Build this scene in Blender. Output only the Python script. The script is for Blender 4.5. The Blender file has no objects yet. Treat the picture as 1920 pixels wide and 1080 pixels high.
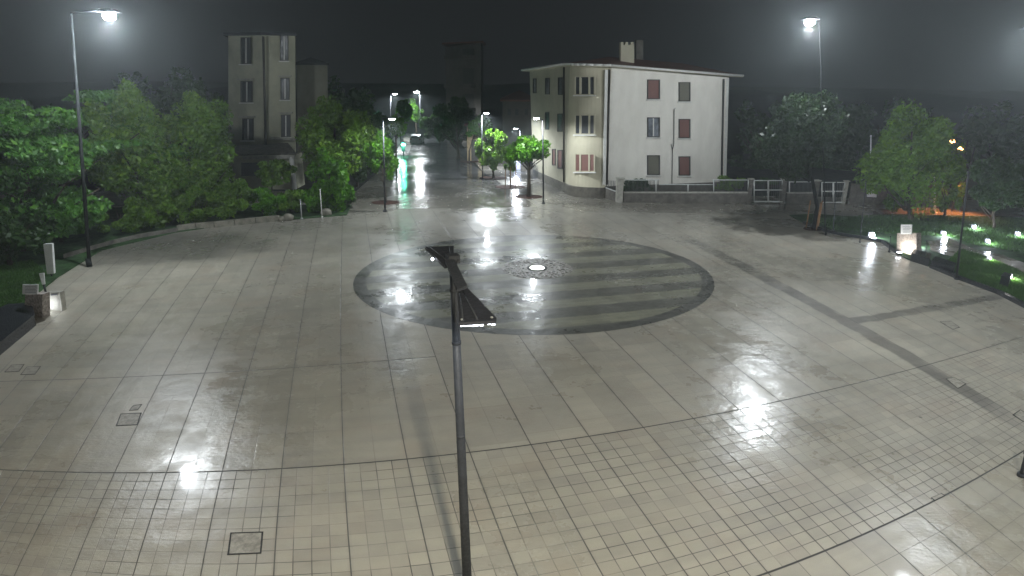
import bpy, math, random
import numpy as np
from mathutils import Vector, Matrix

random.seed(7)
SC = bpy.context.scene
COL = SC.collection
F = 1194.6; TH = 0.32035667; RO = -0.01010247; H = 10.5
cR, sR, cT, sT = math.cos(RO), math.sin(RO), math.cos(TH), math.sin(TH)

# ------------------------------------------------------------------ surveying helpers
def ray(px, py):
    x = (px - 960) / F; y = (py - 540) / F
    X = x * cR - y * sR; Y = x * sR + y * cR
    return Vector((X, cT - Y * sT, -(sT + Y * cT)))
CAM = Vector((0, 0, H))
def W(px, py, z=0.0):
    d = ray(px, py); return CAM + d * ((z - H) / d.z)
def P(px, py, Y):
    d = ray(px, py); return CAM + d * (Y / d.y)
class Plane:
    """vertical plane through two ground points"""
    def __init__(s, a, b):
        s.a = Vector((a.x, a.y, 0)); s.d = Vector((b.x - a.x, b.y - a.y, 0)).normalized()
        s.n = Vector((s.d.y, -s.d.x, 0))
        if s.n.dot(CAM - s.a) < 0: s.n = -s.n
    def hit(s, px, py, off=0.0):
        d = ray(px, py); o = s.a + s.n * off
        return CAM + d * ((o - CAM).dot(s.n) / d.dot(s.n))

# surveyed paving grid (strip widths), slightly curved across the square
K1, K2 = -0.25674286, -0.01901836
FN = 1.24441863; PA = 0.25600051; PS = 0.18069913; PO = -6.47908327
def to_plan(X, Y):
    """world ground -> paving coordinates (u across strips, v along them), numpy arrays"""
    X = np.asarray(X, float); Y = np.asarray(Y, float)
    zc = Y * cT + H * sT; zc = np.maximum(zc, 1e-3)
    yy = (-(Y * sT) + H * cT) / zc; xx = X / zc
    px = (xx * cR + yy * sR) * F / 960; py = (-xx * sR + yy * cR) * F / 960
    r2 = np.minimum(px * px + py * py, 1.45)
    k = 1 / (1 + K1 * r2 + K2 * r2 * r2)
    qx = px * k; qy = py * k
    x = qx * cR - qy * sR; y = qx * sR + qy * cR
    D = np.maximum(FN * sT + y * cT, 1e-3)
    gx = x / D; gy = (FN * cT - y * sT) / D
    a = gx * math.cos(PA) + gy * math.sin(PA); b = -gx * math.sin(PA) + gy * math.cos(PA)
    return a / PS - PO, b / PS
def from_plan(u, v):
    """paving coordinates -> world ground (inverse by iteration)"""
    a = (u + PO) * PS; b = v * PS
    gx = a * math.cos(PA) - b * math.sin(PA); gy = a * math.sin(PA) + b * math.cos(PA)
    x = FN * gx / (gy * cT + sT); y = FN * (cT - gy * sT) / (gy * cT + sT)
    qx = x * cR + y * sR; qy = -x * sR + y * cR
    px, py = qx, qy
    for _ in range(60):
        r2 = min(px * px + py * py, 1.45)
        k = (1 + K1 * r2 + K2 * r2 * r2); px = .5 * px + .5 * qx * k; py = .5 * py + .5 * qy * k
    return W(px * 960 + 960, py * 960 + 540)

# ------------------------------------------------------------------ object helpers
def tag(o, label=None, cat=None, group=None, kind=None):
    if label: o['label'] = label
    if cat: o['category'] = cat
    if group: o['group'] = group
    if kind: o['kind'] = kind
    return o
def thing(name, label, cat, loc, group=None):
    o = bpy.data.objects.new(name, None); COL.objects.link(o)
    o.location = (loc[0], loc[1], loc[2]); o.empty_display_size = .3
    return tag(o, label, cat, group)
def wloc(o):
    v = Vector((0, 0, 0))
    while o is not None: v += Vector(o.location); o = o.parent
    return v

class MB:
    def __init__(s): s.v = []; s.f = []; s.sm = []; s.uv = None
    def poly(s, pts, smooth=False):
        n = len(s.v); s.v += [tuple(p) for p in pts]; s.f.append(tuple(range(n, n + len(pts)))); s.sm.append(smooth); return s
    def hexa(s, b, t):
        n = len(s.v); s.v += [tuple(p) for p in b] + [tuple(p) for p in t]
        for q in ((3, 2, 1, 0), (4, 5, 6, 7), (0, 1, 5, 4), (1, 2, 6, 5), (2, 3, 7, 6), (3, 0, 4, 7)):
            s.f.append(tuple(n + i for i in q)); s.sm.append(False)
        return s
    def box(s, c, size, rz=0.0):
        c = Vector(c); hx, hy, hz = size[0] / 2, size[1] / 2, size[2] / 2
        m = Matrix.Rotation(rz, 3, 'Z')
        g = lambda z: [c + m @ Vector((x, y, z)) for x, y in ((-hx, -hy), (hx, -hy), (hx, hy), (-hx, hy))]
        return s.hexa(g(-hz), g(hz))
    def slab(s, pts, depth_vec):
        """extrude polygon pts by vector"""
        n = len(s.v); k = len(pts); d = Vector(depth_vec)
        s.v += [tuple(p) for p in pts] + [tuple(Vector(p) + d) for p in pts]
        s.f.append(tuple(range(n + k - 1, n - 1, -1))); s.f.append(tuple(range(n + k, n + 2 * k))); s.sm += [False, False]
        for i in range(k):
            j = (i + 1) % k; s.f.append((n + i, n + j, n + k + j, n + k + i)); s.sm.append(False)
        return s
    def tube(s, pts, radii, seg=8, cap=True):
        pts = [Vector(p) for p in pts]
        if not hasattr(radii, '__len__'): radii = [radii] * len(pts)
        n = len(s.v)
        for i, p in enumerate(pts):
            d = (pts[min(i + 1, len(pts) - 1)] - pts[max(i - 1, 0)])
            d = d.normalized() if d.length > 1e-9 else Vector((0, 0, 1))
            a = d.orthogonal().normalized() if abs(d.z) < .95 else Vector((1, 0, 0)).cross(d).normalized()
            b = d.cross(a)
            for k in range(seg):
                t = 2 * math.pi * k / seg
                s.v.append(tuple(p + (a * math.cos(t) + b * math.sin(t)) * radii[i]))
        for i in range(len(pts) - 1):
            for k in range(seg):
                k2 = (k + 1) % seg
                s.f.append((n + i * seg + k, n + i * seg + k2, n + (i + 1) * seg + k2, n + (i + 1) * seg + k)); s.sm.append(True)
        if cap:
            s.f.append(tuple(n + k for k in range(seg - 1, -1, -1))); s.sm.append(False)
            m = n + (len(pts) - 1) * seg; s.f.append(tuple(m + k for k in range(seg))); s.sm.append(False)
        return s
    def ball(s, c, r, seg=12, rings=8, sq=(1, 1, 1)):
        c = Vector(c); pts = []; n = len(s.v)
        for i in range(1, rings):
            t = math.pi * i / rings
            for k in range(seg):
                a = 2 * math.pi * k / seg
                s.v.append((c.x + r * sq[0] * math.sin(t) * math.cos(a), c.y + r * sq[1] * math.sin(t) * math.sin(a), c.z + r * sq[2] * math.cos(t)))
        s.v.append((c.x, c.y, c.z + r * sq[2])); top = len(s.v) - 1
        s.v.append((c.x, c.y, c.z - r * sq[2])); bot = len(s.v) - 1
        for i in range(rings - 2):
            for k in range(seg):
                k2 = (k + 1) % seg
                s.f.append((n + i * seg + k, n + (i + 1) * seg + k, n + (i + 1) * seg + k2, n + i * seg + k2)); s.sm.append(True)
        for k in range(seg):
            k2 = (k + 1) % seg
            s.f.append((top, n + k, n + k2)); s.sm.append(True)
            s.f.append((bot, n + (rings - 2) * seg + k2, n + (rings - 2) * seg + k)); s.sm.append(True)
        return s
    def build(s, name, mat, parent=None, **kw):
        off = wloc(parent) if parent is not None else Vector((0, 0, 0))
        me = bpy.data.meshes.new(name)
        me.from_pydata([(x - off.x, y - off.y, z - off.z) for x, y, z in s.v], [], s.f)
        me.polygons.foreach_set('use_smooth', s.sm)
        me.materials.append(mat); me.update()
        o = bpy.data.objects.new(name, me); COL.objects.link(o)
        if parent is not None: o.parent = parent
        return tag(o, **kw)

def np_mesh(name, V, Fq, mat, parent=None, uv=None, smooth=False):
    off = wloc(parent) if parent is not None else Vector((0, 0, 0))
    V = np.asarray(V, np.float32) - np.array(off, np.float32)
    Fq = np.asarray(Fq, np.int32); k = Fq.shape[1]
    me = bpy.data.meshes.new(name)
    me.vertices.add(len(V)); me.vertices.foreach_set('co', V.ravel())
    me.loops.add(Fq.size); me.loops.foreach_set('vertex_index', Fq.ravel())
    me.polygons.add(len(Fq)); me.polygons.foreach_set('loop_start', np.arange(0, Fq.size, k, dtype=np.int32))
    me.polygons.foreach_set('loop_total', np.full(len(Fq), k, np.int32))
    if uv is not None:
        l = me.uv_layers.new(name='paving'); l.data.foreach_set('uv', np.asarray(uv, np.float32)[Fq.ravel()].ravel())
    me.update(calc_edges=True); me.validate()
    me.materials.append(mat)
    o = bpy.data.objects.new(name, me); COL.objects.link(o)
    if parent is not None: o.parent = parent
    return o

# ------------------------------------------------------------------ materials
def newmat(name):
    m = bpy.data.materials.new(name); m.use_nodes = True
    nt = m.node_tree; nt.nodes.clear()
    out = nt.nodes.new('ShaderNodeOutputMaterial'); return m, nt, out
class NG:
    """tiny node-graph writer"""
    def __init__(s, nt): s.nt = nt
    def n(s, t, **kw):
        x = s.nt.nodes.new(t)
        for k, v in kw.items(): setattr(x, k, v)
        return x
    def put(s, sock, val):
        if hasattr(val, 'is_output') or isinstance(val, bpy.types.NodeSocket): s.nt.links.new(val, sock)
        else: sock.default_value = val
    def m(s, op, a, b=0.0, c=0.0):
        x = s.n('ShaderNodeMath', operation=op)
        s.put(x.inputs[0], a); s.put(x.inputs[1], b); s.put(x.inputs[2], c); return x.outputs[0]
    def mix(s, f, a, b):
        x = s.n('ShaderNodeMix', data_type='RGBA'); s.put(x.inputs[0], f)
        s.put(x.inputs[6], a if not isinstance(a, tuple) else (*a, 1)[:4]); s.put(x.inputs[7], b if not isinstance(b, tuple) else (*b, 1)[:4]); return x.outputs[2]
    def fmix(s, f, a, b):
        x = s.n('ShaderNodeMix', data_type='FLOAT'); s.put(x.inputs[0], f); s.put(x.inputs[2], a); s.put(x.inputs[3], b); return x.outputs[0]
    def noise(s, vec, scale, detail=3.0, rough=.55, out=0):
        x = s.n('ShaderNodeTexNoise'); s.nt.links.new(vec, x.inputs['Vector'])
        x.inputs['Scale'].default_value = scale; x.inputs['Detail'].default_value = detail; x.inputs['Roughness'].default_value = rough
        return x.outputs[out]
    def ramp(s, f, p0, p1, a=0.0, b=1.0):
        x = s.n('ShaderNodeMapRange'); x.clamp = True; x.interpolation_type = 'SMOOTHSTEP'
        s.put(x.inputs[0], f); x.inputs[1].default_value = p0; x.inputs[2].default_value = p1; x.inputs[3].default_value = a; x.inputs[4].default_value = b
        return x.outputs[0]
    def scalev(s, vec, v):
        x = s.n('ShaderNodeVectorMath', operation='MULTIPLY'); s.nt.links.new(vec, x.inputs[0]); x.inputs[1].default_value = v; return x.outputs[0]
def pbr(name, col, rough=.6, spec=.5, metal=0.0, var=.18, scale=3.0, bump=.0, col2=None, coat=0.0, stretch=(1, 1, 1), emit=None):
    m, nt, out = newmat(name); g = NG(nt)
    tc = g.n('ShaderNodeTexCoord').outputs['Object']
    vec = g.scalev(tc, stretch)
    f = g.noise(vec, scale, 5.0, .6)
    f = g.ramp(f, .3, .7)
    c2 = col2 if col2 else tuple(c * (1 - var * 2) for c in col)
    c1 = tuple(min(1, c * (1 + var * .6)) for c in col) if not col2 else col
    b = g.n('ShaderNodeBsdfPrincipled')
    nt.links.new(g.mix(f, c1, c2), b.inputs['Base Color'])
    f2 = g.noise(vec, scale * 4, 3.0)
    nt.links.new(g.ramp(f2, .3, .7, max(.02, rough - .12), min(1, rough + .12)), b.inputs['Roughness'])
    b.inputs['Metallic'].default_value = metal; b.inputs['Specular IOR Level'].default_value = spec
    if bump:
        bn = g.n('ShaderNodeBump'); bn.inputs['Strength'].default_value = bump; bn.inputs['Distance'].default_value = .02
        nt.links.new(f2, bn.inputs['Height']); nt.links.new(bn.outputs[0], b.inputs['Normal'])
    if emit:
        b.inputs['Emission Color'].default_value = (*emit[:3], 1); b.inputs['Emission Strength'].default_value = emit[3]
    nt.links.new(b.outputs[0], out.inputs[0]); return m
def glow(name, col, strength):
    m, nt, out = newmat(name); g = NG(nt)
    e = g.n('ShaderNodeEmission'); e.inputs[0].default_value = (*col, 1)
    tc = g.n('ShaderNodeTexCoord').outputs['Object']
    g.put(e.inputs[1], g.ramp(g.noise(tc, 9.0), .25, .75, strength * .75, strength * 1.2))
    nt.links.new(e.outputs[0], out.inputs[0]); return m
def leafmat(name, c1, c2, transl=.35):
    m, nt, out = newmat(name); g = NG(nt)
    geo = g.n('ShaderNodeNewGeometry')
    tc = g.n('ShaderNodeTexCoord').outputs['Object']
    f = g.ramp(g.noise(tc, .9, 3.0), .35, .65)
    col = g.mix(f, c1, tuple(x * .75 for x in c2))
    rnd = geo.outputs['Random Per Island']
    col = g.mix(g.m('MULTIPLY', g.m('POWER', rnd, 2.0), .7), col, (c1[0] * 1.7, c1[1] * 1.35, c1[2] * .8))
    b = g.n('ShaderNodeBsdfPrincipled'); nt.links.new(col, b.inputs['Base Color'])
    b.inputs['Roughness'].default_value = .42; b.inputs['Specular IOR Level'].default_value = .35
    t = g.n('ShaderNodeBsdfTranslucent'); nt.links.new(g.mix(.5, col, (c1[0] * 1.3, c1[1] * 1.6, c1[2] * .6)), t.inputs[0])
    ms = g.n('ShaderNodeMixShader'); ms.inputs[0].default_value = transl
    nt.links.new(b.outputs[0], ms.inputs[1]); nt.links.new(t.outputs[0], ms.inputs[2]); nt.links.new(ms.outputs[0], out.inputs[0])
    return m

def wet_finish(g, nt, out, col, tc, dark_f, base_rough=(.10, .42), jf=None, bump=.05, film=.5):
    """shared wet-stone finish: puddles where the noise is high, rougher sheen elsewhere"""
    b = g.n('ShaderNodeBsdfPrincipled')
    pud = g.ramp(g.noise(g.scalev(tc, (1, .8, 1)), .16, 3.0, .5), .34, .66)
    rip = g.noise(tc, 1.3, 4.0, .6)
    r = g.fmix(pud, base_rough[1], base_rough[0])
    r = g.m('ADD', r, g.ramp(rip, .3, .7, -.06, .08))
    if jf is not None: r = g.m('MAXIMUM', r, g.m('MULTIPLY', jf, .6))
    r = g.m('MAXIMUM', r, .05)
    nt.links.new(r, b.inputs['Roughness'])
    col = g.mix(g.m('MULTIPLY', pud, .10), col, (0.10, .11, .10))
    nt.links.new(col, b.inputs['Base Color'])
    b.inputs['Specular IOR Level'].default_value = .5
    g.put(b.inputs['Coat Weight'], g.m('MULTIPLY', g.ramp(g.noise(tc, .55, 4.0, .6), .38, .62), film)); b.inputs['Coat Roughness'].default_value = .07; b.inputs['Coat IOR'].default_value = 1.33
    bn = g.n('ShaderNodeBump'); bn.inputs['Strength'].default_value = bump; bn.inputs['Distance'].default_value = .05
    hgt = g.m('ADD', g.noise(tc, 1.6, 3.0, .5), g.m('MULTIPLY', g.noise(g.scalev(tc, (1, 2.2, 1)), 6.0, 2.0, .5), .35))
    if jf is not None: hgt = g.m('SUBTRACT', hgt, g.m('MULTIPLY', jf, .5))
    nt.links.new(hgt, bn.inputs['Height']); nt.links.new(bn.outputs[0], b.inputs['Normal'])
    nt.links.new(b.outputs[0], out.inputs[0]); return b

V0, V1 = 4.37, 8.325       # band of small square setts
def paving_mat():
    m, nt, out = newmat('wet_beige_paving'); g = NG(nt)
    tcn = g.n('ShaderNodeTexCoord'); tc = tcn.outputs['Object']
    uvn = g.n('ShaderNodeUVMap'); uvn.uv_map = 'paving'
    sp = g.n('ShaderNodeSeparateXYZ'); nt.links.new(uvn.outputs[0], sp.inputs[0]); u, v = sp.outputs[0], sp.outputs[1]
    def line(x, w):      # 1 near an integer value of x
        fr = g.m('ABSOLUTE', g.m('SUBTRACT', g.m('FRACT', g.m('ADD', x, .5)), .5))
        return g.ramp(fr, w * .6, w * 1.4, 1.0, 0.0)
    main = line(u, .0085)
    insett = g.m('MULTIPLY', g.m('GREATER_THAN', v, V0), g.m('LESS_THAN', v, V1))
    below = g.m('LESS_THAN', v, V0)
    above = g.m('GREATER_THAN', v, V1)
    vs = g.m('MULTIPLY', g.m('SUBTRACT', v, V0), 16 / (V1 - V0))
    us = g.m('MULTIPLY', u, 4.0)
    sett = g.m('MULTIPLY', g.m('MAXIMUM', line(us, .026), line(vs, .026)), insett)
    ub = g.m('MULTIPLY', u, 2.0); vb = g.m('MULTIPLY', g.m('SUBTRACT', v, V0), 1.6)
    big = g.m('MULTIPLY', g.m('MAXIMUM', line(ub, .012), line(vb, .009)), below)
    # slabs above: faint half joint and staggered cross joints
    odd = g.m('FLOOR', u)
    va = g.m('MULTIPLY', g.m('ADD', v, g.m('MULTIPLY', g.m('SINE', g.m('MULTIPLY', odd, 12.9)), .6)), .8)
    slab = g.m('MULTIPLY', g.m('MAXIMUM', line(ub, .014), g.m('MULTIPLY', line(va, .012), .8)), above)
    crossj = g.m('MAXIMUM', g.ramp(g.m('ABSOLUTE', g.m('SUBTRACT', v, V1)), .008, .020, 1, 0),
                 g.m('MAXIMUM', g.m('MULTIPLY', g.ramp(g.m('ABSOLUTE', g.m('SUBTRACT', v, V0)), .012, .024, 1, 0), 1.0),
                 g.m('MULTIPLY', g.m('MULTIPLY', g.ramp(g.m('ABSOLUTE', g.m('SUBTRACT', v, 12.08)), .010, .022, 1, 0), g.m('LESS_THAN', u, 8.0)), .8)))
    fade = g.ramp(g.noise(tc, .35, 3.0), .38, .60, .25, 1.0)
    jf = g.m('MAXIMUM', g.m('MULTIPLY', main, .85), g.m('MAXIMUM', crossj, g.m('MAXIMUM', g.m('MULTIPLY', sett, g.m('MULTIPLY', fade, .9)), g.m('MAXIMUM', g.m('MULTIPLY', big, .6), g.m('MULTIPLY', slab, g.m('MULTIPLY', fade, .22))))))
    # tile tone
    def cell(a, b):
        cx = g.n('ShaderNodeCombineXYZ'); nt.links.new(g.m('FLOOR', a), cx.inputs[0]); nt.links.new(g.m('FLOOR', b), cx.inputs[1])
        w = g.n('ShaderNodeTexWhiteNoise'); w.noise_dimensions = '2D'; nt.links.new(cx.outputs[0], w.inputs['Vector']); return w
    w1 = cell(us, vs); w2 = cell(ub, va)
    tone = g.fmix(insett, w2.outputs['Value'], w1.outputs['Value'])
    big_n = g.ramp(g.noise(tc, .22, 5.0, .6), .3, .7)
    small_n = g.ramp(g.noise(tc, 2.3, 3.0, .5), .2, .8)
    col = g.mix(tone, (.425, .40, .322), (.335, .315, .258))
    col = g.mix(g.m('MULTIPLY', big_n, .30), col, (.22, .21, .18))
    col = g.mix(g.m('MULTIPLY', small_n, .32), col, (.42, .38, .315))
    rust = g.ramp(g.noise(tc, .5, 2.0), .45, .80)
    col = g.mix(g.m('MULTIPLY', rust, .28), col, (.36, .27, .19))
    # worn streaks running across the strips
    st = g.ramp(g.noise(g.scalev(uvn.outputs[0], (.35, 2.6, 1)), 1.4, 3.0, .5), .35, .8)
    col = g.mix(g.m('MULTIPLY', st, .25), col, (.18, .175, .165))
    # darker gutter bands
    jag = g.m('MULTIPLY', g.m('SUBTRACT', g.noise(tc, .9, 3.0), .5), .35)
    b1 = g.ramp(g.m('ABSOLUTE', g.m('ADD', g.m('SUBTRACT', u, 18.72), jag)), .22, .34, 1, 0)
    b1 = g.m('MULTIPLY', b1, g.m('MULTIPLY', g.ramp(v, 4.4, 6.5), g.ramp(v, 21.5, 20.0)))
    b2 = g.ramp(g.m('ABSOLUTE', g.m('ADD', g.m('SUBTRACT', v, 11.35), jag)), .16, .27, 1, 0)
    b2 = g.m('MULTIPLY', b2, g.m('GREATER_THAN', u, 18.5))
    band = g.m('MULTIPLY', g.m('MAXIMUM', b1, b2), g.ramp(g.noise(tc, .6, 3), .3, .55, .45, 1.0))
    col = g.mix(g.m('MULTIPLY', band, .62), col, (.075, .073, .068))
    sx = g.n('ShaderNodeSeparateXYZ'); nt.links.new(tc, sx.inputs[0]); pc = W(300, 462)  # left garden edge: trees' shade and dark reflection painted into the stone colour
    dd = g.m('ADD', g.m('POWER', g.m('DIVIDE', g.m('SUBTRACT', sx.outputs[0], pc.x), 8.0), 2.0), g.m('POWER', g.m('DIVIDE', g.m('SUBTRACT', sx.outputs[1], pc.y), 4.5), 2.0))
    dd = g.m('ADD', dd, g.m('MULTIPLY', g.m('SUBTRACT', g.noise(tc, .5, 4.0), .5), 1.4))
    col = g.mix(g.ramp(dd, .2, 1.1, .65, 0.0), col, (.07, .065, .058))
    # paving colour darkens gradually towards the far end
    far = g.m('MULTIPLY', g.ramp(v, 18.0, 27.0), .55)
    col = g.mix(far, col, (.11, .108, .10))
    nearj = g.ramp(g.m('ABSOLUTE', g.m('SUBTRACT', g.m('FRACT', g.m('ADD', u, .5)), .5)), .0, .06, 1, 0)
    nearj = g.m('MAXIMUM', nearj, g.m('MULTIPLY', g.ramp(g.m('ABSOLUTE', g.m('SUBTRACT', v, V1)), 0, .12, 1, 0), .8))
    col = g.mix(g.m('MULTIPLY', nearj, g.ramp(g.noise(tc, 1.1, 4.0, .6), .35, .65, .0, .28)), col, (.14, .13, .11))
    vor = g.n('ShaderNodeTexVoronoi'); nt.links.new(tc, vor.inputs['Vector']); vor.inputs['Scale'].default_value = .85
    speck = g.m('MULTIPLY', g.ramp(vor.outputs['Distance'], .035, .055, 1, 0), g.ramp(g.noise(tc, .3, 2.0), .45, .6))
    col = g.mix(g.m('MULTIPLY', speck, .7), col, (.05, .048, .042))
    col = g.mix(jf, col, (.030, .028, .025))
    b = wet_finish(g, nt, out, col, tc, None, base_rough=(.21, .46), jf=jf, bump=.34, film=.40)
    return m
def inlay_mat():
    m, nt, out = newmat('wet_striped_inlay'); g = NG(nt)
    tc = g.n('ShaderNodeTexCoord').outputs['Object']
    uvn = g.n('ShaderNodeUVMap'); uvn.uv_map = 'paving'
    sp = g.n('ShaderNodeSeparateXYZ'); nt.links.new(uvn.outputs[0], sp.inputs[0]); u, v = sp.outputs[0], sp.outputs[1]
    rr = g.m('SQRT', g.m('ADD', g.m('POWER', g.m('SUBTRACT', u, ICU), 2.0), g.m('POWER', g.m('MULTIPLY', g.m('SUBTRACT', v, ICV), IR / IRV), 2.0)))
    jag = g.m('MULTIPLY', g.m('SUBTRACT', g.noise(tc, 1.2, 4.0), .5), .14)
    x = g.m('DIVIDE', g.m('ADD', g.m('SUBTRACT', v, 12.72), jag), 1.262)
    fr = g.m('ABSOLUTE', g.m('SUBTRACT', g.m('FRACT', g.m('ADD', x, .5)), .5))
    stripe = g.ramp(fr, .23, .29, 1, 0)
    ring = g.ramp(rr, IR - .42, IR - .36)
    inner = g.ramp(rr, 1.25, 1.35)
    dark = g.m('MAXIMUM', ring, g.m('MULTIPLY', stripe, .85))
    big_n = g.ramp(g.noise(tc, .3, 5.0, .6), .3, .7); sm = g.ramp(g.noise(tc, 3.0, 5.0, .6), .3, .7)
    light = g.mix(big_n, (.27, .27, .19), (.20, .205, .145)); light = g.mix(g.m('MULTIPLY', sm, .35), light, (.27, .26, .18))
    drk = g.mix(sm, (.05, .052, .048), (.08, .08, .07))
    col = g.mix(dark, light, drk)
    cx_ = g.n('ShaderNodeCombineXYZ'); nt.links.new(g.m('FLOOR', g.m('MULTIPLY', v, 5.0)), cx_.inputs[1]); nt.links.new(g.m('FLOOR', g.m('ADD', g.m('MULTIPLY', u, 2.5), g.m('MULTIPLY', g.m('FLOOR', g.m('MULTIPLY', v, 5.0)), .37))), cx_.inputs[0])
    wn = g.n('ShaderNodeTexWhiteNoise'); wn.noise_dimensions = '2D'; nt.links.new(cx_.outputs[0], wn.inputs['Vector'])
    col = g.mix(g.m('MULTIPLY', wn.outputs['Value'], .42), col, (.10, .10, .085))
    lines = g.m('FRACT', g.m('MULTIPLY', v, 5.0)); jl = g.ramp(g.m('ABSOLUTE', g.m('SUBTRACT', lines, .5)), .03, .07, .35, 0.0)
    col = g.mix(jl, col, (.06, .06, .05))
    wet_finish(g, nt, out, col, tc, None, base_rough=(.22, .42), bump=.5, film=.5)
    return m
ICU, ICV, IR, IRV = 11.80, 17.35, 5.45, 4.78

def asphalt(name, col, r=(.12, .34), bump=.3):
    m, nt, out = newmat(name); g = NG(nt); tc = g.n('ShaderNodeTexCoord').outputs['Object']
    c = g.mix(g.ramp(g.noise(tc, .25, 5.0, .6), .3, .7), col, tuple(x * .6 for x in col))
    c = g.mix(g.m('MULTIPLY', g.noise(tc, 14.0, 3.0), .3), c, tuple(x * 1.7 for x in col))
    sy = g.n('ShaderNodeSeparateXYZ'); nt.links.new(tc, sy.inputs[0])
    c = g.mix(g.ramp(g.m('ADD', sy.outputs[1], g.m('MULTIPLY', g.noise(tc, .4, 3.0), 8.0)), 57.0, 76.0, 1.0, 0.0), c, (.19, .178, .15))
    wet_finish(g, nt, out, c, tc, None, base_rough=r, bump=bump); return m

M = {}
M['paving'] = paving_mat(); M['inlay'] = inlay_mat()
M['ground'] = pbr('dark_ground', (.035, .038, .036), .9, .1, var=.2, scale=.3)
M['road'] = asphalt('wet_asphalt', (.05, .052, .055), (.08, .26), .35)
M['walk'] = asphalt('wet_pavement_stone', (.20, .19, .17), (.10, .34), .3)
M['lawn'] = pbr('lawn_soil', (.035, .075, .028), .9, .2, var=.3, scale=1.2, bump=.6)
M['grass'] = leafmat('grass_blades', (.05, .13, .03), (.03, .085, .02), .25)
M['soil'] = pbr('red_bark_mulch', (.06, .026, .018), .85, .2, var=.3, scale=9, bump=.8)
M['bark'] = pbr('tree_bark', (.075, .06, .045), .85, .2, var=.3, scale=6, bump=.8, stretch=(1, 1, .2))
M['pole_dark'] = pbr('painted_charcoal_steel', (.034, .037, .044), .62, .3, .0, var=.1, scale=5)
M['panel_dark'] = pbr('matt_charcoal_panel', (.024, .026, .034), .6, .3, .0, var=.05, scale=4)
M['pole_grey'] = pbr('galvanised_steel', (.42, .44, .43), .45, .5, .3, var=.12, scale=4)
M['pole_mid'] = pbr('dull_grey_steel', (.03, .033, .034), .95, .05, .0, var=.12, scale=4)
M['pole_matte'] = pbr('matte_black_steel', (.010, .010, .011), .9, .08, var=.05)
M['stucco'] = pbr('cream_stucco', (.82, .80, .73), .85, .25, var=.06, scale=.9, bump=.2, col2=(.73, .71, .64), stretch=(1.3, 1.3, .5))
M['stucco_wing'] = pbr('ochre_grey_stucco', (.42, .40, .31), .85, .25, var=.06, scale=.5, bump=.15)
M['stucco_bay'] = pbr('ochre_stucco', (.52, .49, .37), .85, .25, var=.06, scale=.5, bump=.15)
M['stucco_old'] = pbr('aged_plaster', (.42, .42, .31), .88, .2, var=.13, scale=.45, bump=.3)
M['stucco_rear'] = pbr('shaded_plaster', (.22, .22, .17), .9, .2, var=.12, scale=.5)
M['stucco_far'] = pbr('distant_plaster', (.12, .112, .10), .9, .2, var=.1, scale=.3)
M['plinth'] = pbr('stone_plinth', (.125, .115, .095), .7, .4, var=.2, scale=2.5, bump=.5)
M['white'] = pbr('white_painted_trim', (.72, .72, .68), .5, .4, var=.05, scale=4)
M['cap'] = pbr('pale_stone_cap', (.42, .41, .36), .65, .4, var=.15, scale=3, bump=.3)
M['dkframe'] = pbr('dark_window_surround', (.06, .058, .052), .6, .4, var=.2, scale=5)
M['redshut'] = pbr('brown_red_roller_shutter', (.20, .10, .085), .6, .4, var=.12, scale=6, stretch=(1, 1, 12))
M['grnshut'] = pbr('olive_grey_roller_shutter', (.17, .165, .13), .6, .4, var=.12, scale=6, stretch=(1, 1, 12))
M['glass'] = pbr('dark_window_glass', (.03, .035, .045), .38, .5, var=.3, scale=1)
M['glass_l'] = pbr('pale_window_glass', (.22, .24, .27), .15, .6, var=.3, scale=2)
M['curtain'] = pbr('pale_curtain', (.5, .48, .42), .8, .3, var=.2, scale=9, stretch=(6, 6, .3))
M['rooftile'] = pbr('red_roof_tiles', (.19, .07, .05), .6, .4, var=.3, scale=8, bump=.5)
M['pipe'] = pbr('dark_downpipe', (.05, .045, .04), .4, .5, .3, var=.1, scale=4)
M['gatew'] = pbr('white_gate_steel', (.62, .64, .62), .45, .5, var=.08, scale=4)
M['rail'] = pbr('grey_railing_steel', (.13, .135, .14), .5, .4, .3, var=.1, scale=4)
M['wallstone'] = pbr('low_wall_stone', (.14, .13, .115), .75, .35, var=.2, scale=2, bump=.4)
M['palestone'] = pbr('pale_edging_stone', (.21, .20, .16), .7, .4, var=.22, scale=2, bump=.3)
M['monolith'] = pbr('speckled_monument_stone', (.36, .32, .29), .6, .4, var=.3, scale=9, bump=.6)
M['blackstone'] = pbr('black_granite_block', (.022, .024, .03), .3, .5, var=.2, scale=8)
M['sign'] = pbr('white_sign_face', (.72, .74, .74), .4, .4, var=.05, scale=4)
M['ink'] = pbr('grey_print', (.12, .13, .15), .6, .3, var=.1, scale=6)
M['carpaint'] = pbr('white_car_paint', (.68, .69, .70), .25, .6, var=.04, scale=3)
M['tyre'] = pbr('black_tyre_rubber', (.02, .02, .02), .8, .3, var=.1, scale=9)
M['taillamp'] = pbr('red_tail_lens', (.35, .02, .02), .3, .5, var=.1, scale=5)
M['iron'] = pbr('cast_iron_edge', (.03, .03, .03), .6, .4, .3, var=.2, scale=9)
M['lidstone'] = pbr('worn_lid_infill', (.32, .30, .25), .5, .4, var=.2, scale=5, bump=.3)
M['cobble'] = pbr('rough_cobbles', (.30, .28, .24), .35, .5, var=.45, scale=6, bump=1.0)
M['wood'] = pbr('orange_wood_stake', (.30, .16, .07), .7, .3, var=.2, scale=6, stretch=(1, 1, .2))
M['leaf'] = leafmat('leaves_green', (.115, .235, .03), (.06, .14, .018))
M['leaf_lime'] = leafmat('leaves_lime', (.085, .25, .012), (.05, .16, .010))
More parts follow.
